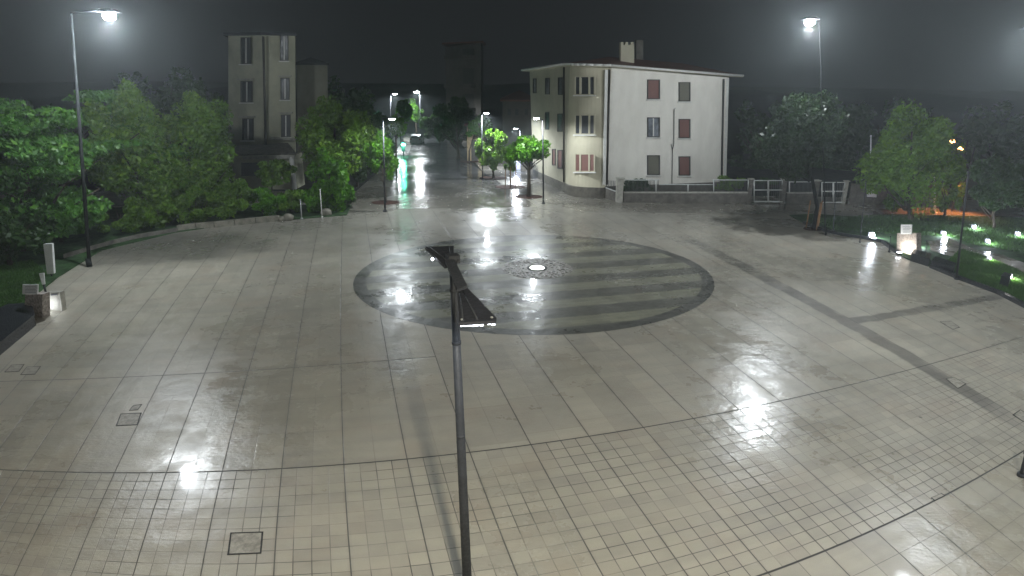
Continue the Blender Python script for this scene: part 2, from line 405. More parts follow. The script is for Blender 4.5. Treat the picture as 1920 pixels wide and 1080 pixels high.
M['leaf_unlit'] = leafmat('leaves_unlit', (.014, .034, .010), (.008, .02, .007))  # leaf colour darkened so the staked tree looks unlit near its lamp
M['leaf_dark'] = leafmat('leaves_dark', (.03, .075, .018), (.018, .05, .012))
M['leaf_pine'] = leafmat('cedar_needles', (.08, .22, .04), (.045, .14, .025), .3)
M['led'] = glow('cool_white_led', (.86, .93, 1.0), 110)
M['led_mast'] = glow('cool_white_flood_glass', (.84, .92, 1.0), 170)
M['led_far'] = glow('distant_white_lamp', (.9, .95, 1.0), 160)
M['led_small'] = glow('ground_lamp_lens', (.82, .88, 1.0), 60)
M['led_soft'] = glow('dim_led_strip', (.85, .9, 1.0), 14)
M['warm'] = glow('sodium_lamp', (1.0, .42, .16), 16)
M['greenlamp'] = glow('green_signal_lens', (.15, 1.0, .62), 22)
M['ringlight'] = glow('recessed_ring_light', (.95, 1.0, .95), 3.2)
M['kiosk_glow'] = glow('lit_kiosk_panel', (.72, .78, 1.0), 1.3)

def lamp(name, loc, power, col=(1, 1, 1), radius=.12, parent=None, spot=None, blend=.4, direction=None):
    l = bpy.data.lights.new(name, 'SPOT' if spot else 'POINT'); l.energy = power; l.color = col; l.shadow_soft_size = radius
    if spot: l.spot_size = math.radians(spot); l.spot_blend = blend
    o = bpy.data.objects.new(name, l); COL.objects.link(o)
    if parent is not None: o.parent = parent; o.location = Vector(loc) - wloc(parent)
    else: o.location = loc
    if direction is not None: o.rotation_euler = Vector(direction).to_track_quat('-Z', 'Y').to_euler()
    return o

# ================================================================== GROUND
mb = MB(); mb.poly([(-500, -80, -.02), (500, -80, -.02), (500, 900, -.02), (-500, 900, -.02)])
mb.build('ground', M['ground'], kind='structure')

def sheet(name, mat, xs, ys, z, **kw):
    X, Y = np.meshgrid(xs, ys); X = X.ravel(); Y = Y.ravel()
    u, v = to_plan(X, Y); nx = len(xs); ny = len(ys)
    V = np.stack([X, Y, np.full_like(X, z)], 1)
    i = np.arange(nx - 1)[None, :] + nx * np.arange(ny - 1)[:, None]; i = i.ravel()
    Fq = np.stack([i, i + 1, i + nx + 1, i + nx], 1)
    return tag(np_mesh(name, V, Fq, mat, uv=np.stack([u, v], 1)), **kw)
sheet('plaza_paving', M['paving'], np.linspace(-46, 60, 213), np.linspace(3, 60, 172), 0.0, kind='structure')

# low dark ridge, invented and added to break the ground-to-sky tone line
hx_ = np.linspace(-420, 420, 90); rh = random.Random(4); mb = MB(); hz0 = []
for i, x in enumerate(hx_): hz0.append(.45 * (9 + 7 * math.sin(x * .011 + 1) + 5 * math.sin(x * .037) + 2.5 * math.sin(x * .11 + 2) + rh.uniform(-.8, 1.2)))
for i in range(89):
    for (ya, yb, fa, fb) in ((232, 262, 0, .75), (262, 300, .75, 1.0)):
        mb.poly([(hx_[i], ya, hz0[i] * fa - .5), (hx_[i + 1], ya, hz0[i + 1] * fa - .5), (hx_[i + 1], yb, hz0[i + 1] * fb), (hx_[i], yb, hz0[i] * fb)], True)
mb.build('added_hills', M['ground'], kind='structure')
# circular inlay
pts = []; uvs = []; fq = []
NR, NS = 26, 120
for i in range(NR + 1):
    r = max(i, .02) / NR
    for k in range(NS):
        a = 2 * math.pi * k / NS; u = ICU + r * IR * math.cos(a); v = ICV + r * IRV * math.sin(a)
        p = from_plan(u, v); pts.append((p.x, p.y, .004)); uvs.append((u, v))
for i in range(NR):
    for k in range(NS):
        k2 = (k + 1) % NS; fq.append((i * NS + k, (i + 1) * NS + k, (i + 1) * NS + k2, i * NS + k2))
tag(np_mesh('circular_paving', pts, fq, M['inlay'], uv=uvs), kind='structure')

def flat(name, pxs, mat, z, **kw):
    mb = MB(); mb.poly([W(x, y, z) for x, y in pxs]); return mb.build(name, mat, **kw)
# street leading away and its pavements
flat('road', [(742, 392), (1010, 388), (985, 372), (905, 322), (868, 296), (838, 262), (800, 240), (783, 236), (776, 252), (766, 285), (745, 330)], M['road'], .006, kind='structure')
flat('side_pavement', [(905, 322), (985, 372), (1080, 392), (1640, 396), (1640, 384), (1150, 378), (1060, 352), (1000, 315), (905, 268), (860, 262), (880, 292)], M['walk'], .012, kind='structure')
flat('left_pavement', [(652, 396), (742, 394), (752, 330), (768, 285), (776, 252), (762, 250), (742, 285), (700, 330), (652, 372)], M['walk'], .012, kind='structure')
flat('cross_road', [(1075, 396), (1480, 402), (1960, 410), (1960, 394), (1640, 391), (1085, 387)], M['walk'], .009, kind='structure')

# manhole covers: thin iron frame and infill on the paving
def cover(pxs, label, strong=True):
    p = [W(x, y) for x, y in pxs]; c = sum(p, Vector()) / 4
    t = thing('manhole_cover', label, 'manhole cover', (c.x, c.y, 0), 'manhole covers in the paving')
    w = .035 if strong else .022
    fr = MB(); inn = []
    for q in p: inn.append(q + (c - q).normalized() * (w * 1.5))
    for i in range(4):
        j = (i + 1) % 4
        b = [p[i], p[j], inn[j], inn[i]]
        fr.hexa([Vector((q.x, q.y, .001)) for q in b], [Vector((q.x, q.y, .010)) for q in b])
    fr.build('frame', M['iron'], t)
    MB().poly([Vector((q.x, q.y, .007)) for q in inn]).build('lid', M['lidstone'], t)
cover([(432, 999), (494, 997), (490, 1038), (426, 1041)], 'large rectangular manhole cover in the small setts near the bottom left')
cover([(226, 776), (266, 774), (258, 797), (217, 799)], 'pale rectangular manhole cover beside the left lamp reflection')
cover([(250, 760), (267, 758), (258, 769), (242, 770)], 'small dark cover just behind a larger pale cover', False)
cover([(50, 688), (77, 687), (66, 702), (38, 703)], 'right one of two covers at the far left edge of the square', False)
cover([(22, 684), (46, 683), (36, 697), (8, 698)], 'leftmost manhole cover of the square', False)
cover([(1762, 603), (1783, 602), (1800, 614), (1786, 618)], 'small manhole cover right of the dark cross band', False)
cover([(1773, 710), (1788, 707), (1812, 720), (1796, 729)], 'manhole cover on the dark long band at the right', False)
cover([(1898, 778), (1913, 768), (1935, 782), (1920, 792)], 'manhole cover cut by the right edge of the view')
cover([(1745, 934), (1765, 925), (1772, 929), (1752, 939)], 'narrow cover touching the curved joint at the lower right', False)

# fountain in the middle: cobbled disc, iron ring, lit ring
fc = W(1007, 503); t = thing('ground_fountain', 'round cobbled fountain floor with a glowing ring light at its middle', 'fountain', (fc.x, fc.y, 0))
R0 = 2.05
mb = MB(); n = 40
mb.slab([(fc.x + R0 * math.cos(a), fc.y + R0 * math.sin(a), .005) for a in [2 * math.pi * k / n for k in range(n)]], (0, 0, .012))
mb.build('cobbled_disc', M['cobble'], t)
mb = MB(); rnd = random.Random(3)
for i in range(230):
    a = rnd.random() * 6.283; r = .55 + 1.4 * math.sqrt(rnd.random()); s = rnd.uniform(.05, .11)
    mb.box((fc.x + r * math.cos(a), fc.y + r * math.sin(a), .017 + s * .12), (s * 1.3, s, s * .3), a)
mb.build('loose_cobbles', M['cobble'], t, kind='stuff')
def ring(mb, c, r0, r1, z0, z1, n=32):
    for k in range(n):
        a, b = 2 * math.pi * k / n, 2 * math.pi * (k + 1) / n
        q = [(c.x + r * math.cos(t_), c.y + r * math.sin(t_)) for r, t_ in ((r0, a), (r1, a), (r1, b), (r0, b))]
        mb.hexa([(x, y, z0) for x, y in q], [(x, y, z1) for x, y in q])
    return mb
ring(MB(), fc, .50, .58, .017, .05).build('iron_ring', M['iron'], t)
ring(MB(), fc, .12, .42, .017, .06).build('ring_light', M['ringlight'], t)
MB().tube([(fc.x, fc.y, .017), (fc.x, fc.y, .09)], .10, 16).build('nozzle', M['sign'], t)

# ================================================================== FOLIAGE
RS = np.random.RandomState(11)
def leaf_quads(centers, size, flat_bias=0.0):
    n = len(centers)
    d = RS.normal(size=(n, 3)); d[:, 2] *= (1 - flat_bias); d /= np.linalg.norm(d, axis=1)[:, None] + 1e-9
    e = RS.normal(size=(n, 3)); e -= (e * d).sum(1)[:, None] * d; e /= np.linalg.norm(e, axis=1)[:, None] + 1e-9
    s = size * RS.choice([.5, .8, 1.0, 1.25, 1.9], (n, 1), p=[.2, .25, .3, .18, .07])
    a = d * s; b = e * s * .55
    V = np.stack([centers - a, centers + b * .9 - a * .1, centers + a, centers - b * .9 - a * .1], 1).reshape(-1, 3)
    Fq = np.arange(4 * n).reshape(-1, 4)
    return V, Fq
def crown_points(c, rad, nleaf, nclump, kind='round'):
    c = np.array(c, float); rad = np.array(rad, float)
    d = RS.normal(size=(nclump, 3)); d /= np.linalg.norm(d, axis=1)[:, None]
    rr = RS.uniform(.35, .92, (nclump, 1)); cc = d * rr
    if kind == 'umbrella': cc[:, 2] = np.abs(cc[:, 2]) * .9 - .25
    if kind == 'layer':
        lv = np.clip(np.floor(RS.uniform(0, 5, nclump)) / 4.0 + RS.normal(0, .07, nclump), 0, 1.1)
        cc[:, 2] = lv * 1.6 - .8; w = 1.0 - .55 * lv
        cc[:, 0] *= w; cc[:, 1] *= w
    cr = RS.uniform(.16, .34, (nclump, 1))
    k = RS.randint(0, nclump, nleaf)
    o = RS.normal(size=(nleaf, 3)); o /= np.linalg.norm(o, axis=1)[:, None]
    o *= RS.uniform(.35, 1.0, (nleaf, 1)) ** .6
    if kind == 'layer': o[:, 2] *= .42
    p = cc[k] + o * cr[k]
    if kind == 'layer': p[:, 2] -= .10 * (p[:, 0] ** 2 + p[:, 1] ** 2)
    return c + p * rad
def tree(label, base, cx, y0, y1, hw, mat='leaf', nleaf=5000, leaf=.16, nclump=34, kind='round', name='tree', cat='tree', trunk=.16, group='trees around the square', depth=None, pit=False, dY=0.0, stakes=None, only_bush=False):
    b = W(*base); Y = b.y + dY; sc = (Y * cT + H * sT) / F
    if dY: b = Vector((b.x * Y / b.y, Y, 0))
    top = P(cx, y0, Y); bot = P(cx, y1, Y); c = (top + bot) / 2
    rx = hw * sc; rz = abs(top.z - bot.z) / 2; ry = depth if depth else rx * .9
    t = thing(name, label, cat, (b.x, b.y, 0), group)
    V, Fq = leaf_quads(crown_points((c.x, Y, c.z), (rx, ry, rz), nleaf, nclump, kind), leaf)
    V[:, 2] = np.maximum(V[:, 2], .03)
    np_mesh('crown', V, Fq, M[mat], t); bk = M['pole_matte'] if mat == 'leaf_unlit' else M['bark']  # unlit crown gets a near-black trunk, its dimness put into the colour
    mb = MB()
    if only_bush:
        for i in range(5):
            a = i * 1.257; mb.tube([(b.x, b.y, 0), (c.x + rx * .45 * math.cos(a), b.y + ry * .45 * math.sin(a), c.z + rz * .3)], [.04, .012], 5)
        mb.build('stem', M['bark'], t)
    else:
        zt = max(bot.z, .5)
        mb.tube([(b.x, b.y, -.01), (b.x + .02, b.y, zt * .5), (b.x * .6 + c.x * .4, Y, zt + rz * .25), (c.x, Y, c.z + rz * .45)], [trunk * 1.25, trunk, trunk * .8, trunk * .25], 10)
        for i in range(7):
            a = i * 2.4; z0 = zt + rz * (.05 + .12 * (i % 4))
            mb.tube([(b.x * .6 + c.x * .4, Y, z0), (c.x + rx * .3 * math.cos(a), Y + ry * .3 * math.sin(a), z0 + rz * .35), (c.x + rx * .7 * math.cos(a), Y + ry * .7 * math.sin(a), z0 + rz * .7)], [trunk * .5, trunk * .3, trunk * .08], 6)
        mb.build('trunk', bk, t)
    if pit:
        mb = MB(); n = 20; R = pit * .8
        mb.slab([(b.x + R * math.cos(a) * 1.0, b.y + R * math.sin(a) * .8, .014) for a in [2 * math.pi * k / n for k in range(n)]], (0, 0, .03))
        mb.build('tree_pit', M['soil'], t)
    if stakes:
        for i in range(3):
            a = i * 2.094 + .5; q = (b.x + stakes * math.cos(a), b.y + stakes * math.sin(a))
            MB().tube([(q[0], q[1], 0), (q[0], q[1], 2.1)], .045, 7).build('stake', M['wood'], t)
    return t

# left garden
tree('huge layered cedar with drooping shelves at the far left', (50, 470), 60, 195, 440, 165, 'leaf_pine', 28000, .13, 60, 'layer', 'cedar_tree', depth=5.5, trunk=.3)
tree('cedar with rounded pale shelves behind the left lamp mast', (120, 440), 205, 172, 300, 125, 'leaf_pine', 16000, .13, 40, 'layer', 'cedar_tree', depth=4, trunk=.25, dY=3)
tree('tall bright broadleaf tree right of the left lamp mast', (262, 430), 262, 150, 400, 85, 'leaf', 22000, .15, 50, 'round', depth=3.6, dY=2, trunk=.22)
tree('broadleaf tree whose crown covers the left of the tower house', (365, 420), 368, 165, 395, 88, 'leaf', 22000, .15, 50, 'round', depth=3.6, dY=3.5, trunk=.22)
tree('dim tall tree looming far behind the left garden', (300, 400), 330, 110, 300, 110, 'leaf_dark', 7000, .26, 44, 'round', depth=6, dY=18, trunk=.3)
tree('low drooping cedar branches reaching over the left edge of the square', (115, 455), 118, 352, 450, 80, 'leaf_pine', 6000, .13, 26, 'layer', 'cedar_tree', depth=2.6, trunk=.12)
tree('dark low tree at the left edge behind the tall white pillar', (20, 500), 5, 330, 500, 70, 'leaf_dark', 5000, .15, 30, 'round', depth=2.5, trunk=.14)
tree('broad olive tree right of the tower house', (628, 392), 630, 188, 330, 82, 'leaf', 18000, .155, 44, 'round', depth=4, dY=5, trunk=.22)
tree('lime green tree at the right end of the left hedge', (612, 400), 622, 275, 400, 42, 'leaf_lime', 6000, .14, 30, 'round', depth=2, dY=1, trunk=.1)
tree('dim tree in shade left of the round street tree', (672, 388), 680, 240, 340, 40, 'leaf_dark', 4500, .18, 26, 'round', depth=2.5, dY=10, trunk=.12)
tree('small round clipped tree in front of the tower house annexe', (512, 395), 514, 290, 350, 38, 'leaf', 4500, .13, 22, 'round', depth=1.6, dY=4, trunk=.08)
for (cx, by, y0, hw, mt, lb) in ((232, 447, 372, 52, 'leaf', 'dim bush under the tall bright tree near the lamp mast'),
        (300, 437, 352, 52, 'leaf', 'bush behind the unlit left end of the pale garden wall'), (370, 428, 345, 50, 'leaf', 'bush behind the middle of the pale garden wall'),
        (435, 420, 330, 48, 'leaf', 'bush below the left corner of the tower house'), (495, 412, 338, 42, 'leaf_lime', 'bright bush behind the right end of the pale garden wall'),
        (548, 408, 350, 36, 'leaf', 'bush right of the pale garden wall beside the two boulders'), (590, 405, 335, 30, 'leaf_lime', 'bright bush beside the thin white garden pole'),
        (640, 400, 348, 24, 'leaf_dark', 'dark bush at the right end of the garden hedge')):
    tree(lb, (cx, by), cx, y0, by - 6, hw, mt, 6000, .11, 22, 'round', 'bush', 'bush', group='bushes of the left garden', depth=1.7, dY=1.6, only_bush=True)

# street trees
tree('round street tree with bright green crown beside the left street lamp', (723, 380), 714, 242, 345, 31, 'leaf_lime', 7000, .13, 34, 'round', 'street_tree', trunk=.09, group='street trees', pit=1.5)
tree('half lit tree behind the left street lamp', (744, 330), 744, 208, 262, 22, 'leaf_lime', 2600, .2, 20, 'round', 'street_tree', trunk=.1, group='street trees')
tree('ragged tree under the farther left lamp of the street', (752, 275), 757, 184, 226, 17, 'leaf_lime', 2000, .26, 16, 'round', 'street_tree', trunk=.1, group='street trees')
tree('tree under the brightest far street lamp above the white car', (781, 258), 778, 187, 226, 15, 'leaf_lime', 2000, .26, 16, 'round', 'street_tree', trunk=.13, group='street trees')
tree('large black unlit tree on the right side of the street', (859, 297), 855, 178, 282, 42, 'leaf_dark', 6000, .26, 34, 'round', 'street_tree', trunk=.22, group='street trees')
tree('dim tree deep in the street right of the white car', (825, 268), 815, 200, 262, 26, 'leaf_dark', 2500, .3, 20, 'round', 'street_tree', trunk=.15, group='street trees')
tree('street tree glowing under the middle right lamp', (880, 303), 901, 212, 262, 30, 'leaf_lime', 3500, .18, 22, 'round', 'street_tree', trunk=.1, group='street trees', pit=1.6)
tree('street tree with drooping crown left of the lit kiosk', (925, 334), 922, 232, 322, 31, 'leaf', 5500, .16, 30, 'round', 'street_tree', trunk=.13, group='street trees', pit=1.9)
tree('slender staked street tree with thin crown beside the lit kiosk', (957, 351), 957, 262, 330, 16, 'leaf', 2200, .13, 16, 'round', 'street_tree', trunk=.05, group='street trees', pit=1.9, stakes=.6)
tree('flat topped street tree with thick trunk in front of the cream house', (991, 369), 992, 242, 322, 47, 'leaf_lime', 7500, .15, 38, 'umbrella', 'street_tree', trunk=.17, group='street trees', pit=1.6)

# right garden
tree('dim staked tree with orange stakes at the edge of the square', (1525, 430), 1498, 150, 345, 82, 'leaf_unlit', 9000, .13, 44, 'round', trunk=.13, pit=.9, stakes=.5, depth=3)
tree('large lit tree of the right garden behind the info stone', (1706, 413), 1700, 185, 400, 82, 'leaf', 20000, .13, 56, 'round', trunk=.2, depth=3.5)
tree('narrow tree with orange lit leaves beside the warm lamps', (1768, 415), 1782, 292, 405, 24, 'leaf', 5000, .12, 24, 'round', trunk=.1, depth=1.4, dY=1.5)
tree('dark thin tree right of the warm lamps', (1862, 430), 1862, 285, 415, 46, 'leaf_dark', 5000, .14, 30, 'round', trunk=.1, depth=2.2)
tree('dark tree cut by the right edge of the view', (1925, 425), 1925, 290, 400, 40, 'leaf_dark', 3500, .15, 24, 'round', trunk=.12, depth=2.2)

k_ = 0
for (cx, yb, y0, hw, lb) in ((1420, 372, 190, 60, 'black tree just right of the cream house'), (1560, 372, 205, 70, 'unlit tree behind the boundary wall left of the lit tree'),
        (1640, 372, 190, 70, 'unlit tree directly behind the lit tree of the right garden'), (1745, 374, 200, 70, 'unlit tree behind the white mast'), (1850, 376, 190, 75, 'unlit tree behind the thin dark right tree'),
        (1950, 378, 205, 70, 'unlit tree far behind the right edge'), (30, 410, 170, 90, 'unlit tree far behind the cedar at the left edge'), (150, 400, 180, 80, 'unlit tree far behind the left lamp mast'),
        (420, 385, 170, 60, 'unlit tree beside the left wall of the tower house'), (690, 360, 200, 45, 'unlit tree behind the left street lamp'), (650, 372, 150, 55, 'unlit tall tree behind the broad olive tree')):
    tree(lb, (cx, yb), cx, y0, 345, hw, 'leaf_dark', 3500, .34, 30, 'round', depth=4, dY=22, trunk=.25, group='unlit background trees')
# ================================================================== CREAM HOUSE (right)
A = W(1133, 372); B = W(1361, 362); Cc = W(1060, 362); Dd = W(1000, 330)
fac = Plane(A, B); wing = Plane(Cc, Dd); bay = Plane(Cc, A)
hs = thing('cream_house', 'three storey cream corner house with rounded bay, red roof and chimney', 'house', (A.x, A.y, 0))
def wallpoly(plane, pxs, ext, off=0.0):
    """wall face from picture corners, thickness ext into the building"""
    p = [plane.hit(x, y, off) for x, y in pxs]
    return MB().slab(p, -plane.n * ext)
def set_ground(pl, px, pyr): 
    q = pl.hit(px, pyr); return Vector((q.x, q.y, 0))
a0 = Vector((A.x, A.y, 0)); b0 = fac.hit(1361, 362); b0.z = 0
aT = fac.hit(1140, 126); bT = fac.hit(1367, 145)
aT = Vector((a0.x, a0.y, fac.hit(1140, 126).z)); bT2 = fac.hit(1367, 145)
MB().slab([a0, b0, bT2, aT], -fac.n * .35).build('front_wall', M['stucco'], hs)
# wing
c0 = Vector((Cc.x, Cc.y, 0)); d0 = Vector((Dd.x, Dd.y, 0)); cTp = wing.hit(1059, 124); cTp = Vector((c0.x, c0.y, cTp.z)); dTp = wing.hit(993, 134)
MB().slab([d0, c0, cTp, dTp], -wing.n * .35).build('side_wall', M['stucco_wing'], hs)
# rounded bay between: bulge outwards
NB = 14
def baypt(t, z, off=0.0):
    bul = 1.1 * math.sin(math.pi * t) ** .8
    q = c0.lerp(a0, t) + bay.n * (bul + off); return Vector((q.x, q.y, z))
zA, zC = aT.z, cTp.z
mb = MB()
for i in range(NB):
    t0, t1 = i / NB, (i + 1) / NB
    mb.hexa([baypt(t0, 0), baypt(t1, 0), baypt(t1, 0, -.3), baypt(t0, 0, -.3)],
            [baypt(t0, zC + (zA - zC) * t0), baypt(t1, zC + (zA - zC) * t1), baypt(t1, zC + (zA - zC) * t1, -.3), baypt(t0, zC + (zA - zC) * t0, -.3)])
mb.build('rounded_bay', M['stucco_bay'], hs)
# remaining walls (back/right side) so the house is closed
e0 = b0 + Vector((5.0, 9.5, 0)) * .0 + (-fac.n * 12); f0 = d0 + (-wing.n * 10)
zr = bT2.z
dlt = Vector((bT2.x - b0.x, bT2.y - b0.y, 0)); MB().slab([b0, e0, Vector((e0.x, e0.y, zr)) + dlt, Vector((b0.x, b0.y, zr)) + dlt], -fac.d * .3).build('side_wall', M['stucco'], hs)
MB().slab([e0, f0, Vector((f0.x, f0.y, zr)), Vector((e0.x, e0.y, zr))], fac.n * .3).build('back_wall', M['stucco'], hs)
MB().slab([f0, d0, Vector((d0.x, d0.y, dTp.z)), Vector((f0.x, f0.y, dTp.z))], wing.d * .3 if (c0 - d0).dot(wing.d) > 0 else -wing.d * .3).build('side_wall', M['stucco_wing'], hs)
# plinths
def plinth(p, q, n, zz0, zz1):
    return [p + n * .06, q + n * .06, Vector((q.x, q.y, zz1)) + n * .06, Vector((p.x, p.y, zz0)) + n * .06]
zpc = wing.hit(1058, 343).z; zpd = wing.hit(1001, 318).z
MB().slab(plinth(d0, c0, wing.n, max(zpd, .5), zpc), -wing.n * .1).build('plinth', M['plinth'], hs)
mb = MB(); zb = max(.7, bay.hit(1095, 350, .9).z)
for i in range(NB):
    t0, t1 = i / NB, (i + 1) / NB
    mb.hexa([baypt(t0, 0, .06), baypt(t1, 0, .06), baypt(t1, 0, -.02), baypt(t0, 0, -.02)], [baypt(t0, zpc + (zb - zpc) * t0, .06), baypt(t1, zpc + (zb - zpc) * t1, .06), baypt(t1, zb, -.02), baypt(t0, zb, -.02)])
mb.build('plinth', M['plinth'], hs)
zf = fac.hit(1250, 345).z
MB().slab(plinth(a0, b0, fac.n, zf, zf), -fac.n * .1).build('plinth', M['plinth'], hs)
# roof: hipped, wide eaves following the three walls
ov = .7
eave = [dTp + wing.n * ov - (c0 - d0).normalized() * .8, cTp + (wing.n + bay.n).normalized() * ov]
for i in range(1, NB, 2):
    t = i / NB; eave.append(baypt(t, zC + (zA - zC) * t, ov))
eave += [aT + (fac.n + bay.n).normalized() * ov, bT2 + fac.n * ov + fac.d * ((1 if (b0 - a0).dot(fac.d) > 0 else -1) * 1.0)]
eave.append(Vector((e0.x, e0.y, zr)) - fac.n * ov + (b0 - a0).normalized()); eave.append(Vector((f0.x, f0.y, dTp.z)) - fac.n * ov)
eave = [Vector((p.x, p.y, p.z + .02)) for p in eave]
cen = sum(eave, Vector()) / len(eave)
r1 = P(1110, 110, cen.y); r2 = P(1240, 116, cen.y)
r1 = Vector((a0.x + .5, a0.y + 5.5, 0)); r1.z = zA + 1.0; r2 = Vector((b0.x - 4, b0.y + 5.5, zr + 1.3))
mb = MB(); k = len(eave)
for i in range(k):
    p, q = eave[i] + Vector((0, 0, .16)), eave[(i + 1) % k] + Vector((0, 0, .16)); mid = (p + q) / 2
    if (mid - r1).length < (mid - r2).length - 3: mb.poly([p, q, r1])
    elif (mid - r2).length < (mid - r1).length - 3: mb.poly([p, q, r2])
    else:
        mb.poly([p, q, r2 if (q - r2).length < (q - r1).length else r1]); mb.poly([p, r2, r1]) if (q - r2).length < (q - r1).length else None
roof = mb.build('roof', M['rooftile'], hs)
mb = MB().slab(eave, (0, 0, .14)); mb.build('eaves', M['stucco_bay'], roof)
mb = MB()
for i in range(k - 3):
    mb.tube([eave[i] + Vector((0, 0, .12)), eave[i + 1] + Vector((0, 0, .12))], .10, 7)
mb.build('gutter', M['white'], roof)
# chimney
ch = P(1177, 113, cen.y - 1.5); s_ = (cen.y * cT) / F
def pbox(mb, x0, x1, y0, y1, Y, d):
    b = [P(x0, y1, Y), P(x1, y1, Y)]; t_ = [P(x0, y0, Y), P(x1, y0, Y)]
    D = Vector((0, d, 0)); return mb.hexa([b[0], b[1], b[1] + D, b[0] + D], [t_[0], t_[1], t_[1] + D, t_[0] + D])
yc = a0.y + 3.2
chm = pbox(MB(), 1164, 1189, 84, 124, yc, 1.0).build('chimney', M['stucco_bay'], roof)
mb = MB(); 
for x in (1164, 1172.5, 1183): pbox(mb, x, x + 5, 79, 85, yc + .1, .8)
mb.build('chimney_cap', M['stucco_bay'], chm) if False else mb.build('chimney_cap', M['stucco_bay'], roof)
pbox(MB(), 1193, 1206, 75, 118, yc + 5, .7).build('chimney', M['plinth'], roof)

def window(plane, x0, x1, y0, y1, parent, mat, style='single', sill=True, fr='dkframe', skew=0.0, off0=0.0):
    """window on a wall: surround, pane, divisions, sill"""
    f = lambda x, y, off: plane.hit(x, y + skew * (x - x0), off + off0)
    dx = min(2.0, (x1 - x0) * .09); dy = 1.6
    mb = MB()
    for (a, b, c, d) in ((x0, x1, y0, y0 + dy), (x0, x1, y1 - dy, y1), (x0, x0 + dx, y0 + dy, y1 - dy), (x1 - dx, x1, y0 + dy, y1 - dy)):
        mb.slab([f(a, d, .004), f(b, d, .004), f(b, c, .004), f(a, c, .004)], plane.n * .07)
    w = mb.build('window', M[fr], parent)
    MB().poly([f(x0 + dx, y1 - dy, .02), f(x1 - dx, y1 - dy, .02), f(x1 - dx, y0 + dy, .02), f(x0 + dx, y0 + dy, .02)]).build('pane' if 'shut' not in mat else 'shutter', M[mat], w)
    if style == 'double':
        xm = (x0 + x1) / 2; MB().slab([f(xm - 1, y1 - dy, .021), f(xm + 1, y1 - dy, .021), f(xm + 1, y0 + dy, .021), f(xm - 1, y0 + dy, .021)], plane.n * .04).build('mullion', M['white'], w)
    if style == 'triple':
        for xa in (x0 + (x1 - x0) * .28, x0 + (x1 - x0) * .72):
            MB().slab([f(xa - 1.4, y1 - dy, .021), f(xa + 1.4, y1 - dy, .021), f(xa + 1.4, y0 + dy, .021), f(xa - 1.4, y0 + dy, .021)], plane.n * .1).build('mullion', M['stucco_bay'], w)
    if sill:
        MB().slab([f(x0 - 2, y1 + 2.2, .004), f(x1 + 2, y1 + 2.2, .004), f(x1 + 2, y1 + .3, .004), f(x0 - 2, y1 + .3, .004)], plane.n * .16).build('sill', M['white'], w)
    return w
for r, (ya, yb, ma, mb_) in enumerate(((149, 154, 'redshut', 'grnshut'), (220, 223, 'glass_l', 'redshut'), (291, 293, 'grnshut', 'redshut'))):
    window(fac, 1213, 1237, ya, ya + 37, hs, ma, 'double' if ma == 'glass_l' else 'single', fr='dkframe')
    window(fac, 1272, 1294, yb, yb + 36, hs, mb_, fr='dkframe')
    # lintel hood
# bay windows on an offset plane slightly in front of the bulge
bulge = 1.12
for (ya, yb) in ((143, 178), (215, 252), (288, 322)):
    x0, x1 = 1078, 1116
    w = window(bay, x0, x1, ya, yb, hs, 'glass' if ya < 280 else 'redshut', 'triple', fr='stucco_bay', off0=bulge)
    if ya < 280:
        MB().poly([bay.hit(1087, yb - 3, bulge + .03), bay.hit(1091, yb - 3, bulge + .03), bay.hit(1091, ya + 3, bulge + .03), bay.hit(1087, ya + 3, bulge + .03)]).build('curtain', M['curtain'], w)
for (x0, x1, y0, y1) in ((1000, 1006, 147, 175), (1023, 1031, 146, 177), (1047, 1055, 145, 178), (1023, 1030, 210, 243), (1046, 1055, 213, 247)):
    window(wing, x0, x1, y0, y1, hs, 'glass', sill=False, fr='dkframe')
window(wing, 1036, 1042, 279, 310, hs, 'redshut', sill=False); window(wing, 1046, 1055, 281, 316, hs, 'redshut', sill=False)
# downpipes and corner strips
def vpipe(plane, x0, y0, x1, y1, r, mat, name, off=.1):
    MB().tube([plane.hit(x0, y0, off), plane.hit(x1, y1, off)], r, 8).build(name, M[mat], hs)
vpipe(fac, 1143, 130, 1138, 346, .09, 'pipe', 'downpipe'); vpipe(fac, 1357, 148, 1353, 343, .10, 'pipe', 'downpipe')
vpipe(wing, 1057, 126, 1057, 342, .09, 'pipe', 'downpipe')
MB().slab([fac.hit(1356.5, 344, .004), fac.hit(1360, 344, .004), fac.hit(1366, 147, .004), fac.hit(1361.5, 147, .004)][:4], fac.n * .05).build('corner_strip', M['white'], hs)
MB().slab([fac.hit(1129.5, 346, .1), fac.hit(1134.5, 346, .1), fac.hit(1139, 131, .1), fac.hit(1133.5, 131, .1)], fac.n * .12).build('corner_strip', M['white'], hs)
mb = MB(); mb.tube([fac.hit(1260, 345, .1), fac.hit(1261, 280, .1), fac.hit(1263.5, 270, .1), fac.hit(1264, 204, .1), fac.hit(1266.5, 203, .1)], .035, 6)
mb.tube([fac.hit(1261, 282, .1), fac.hit(1258.5, 270, .1)], .03, 6)
mb.build('gas_pipe', M['pipe'], hs)

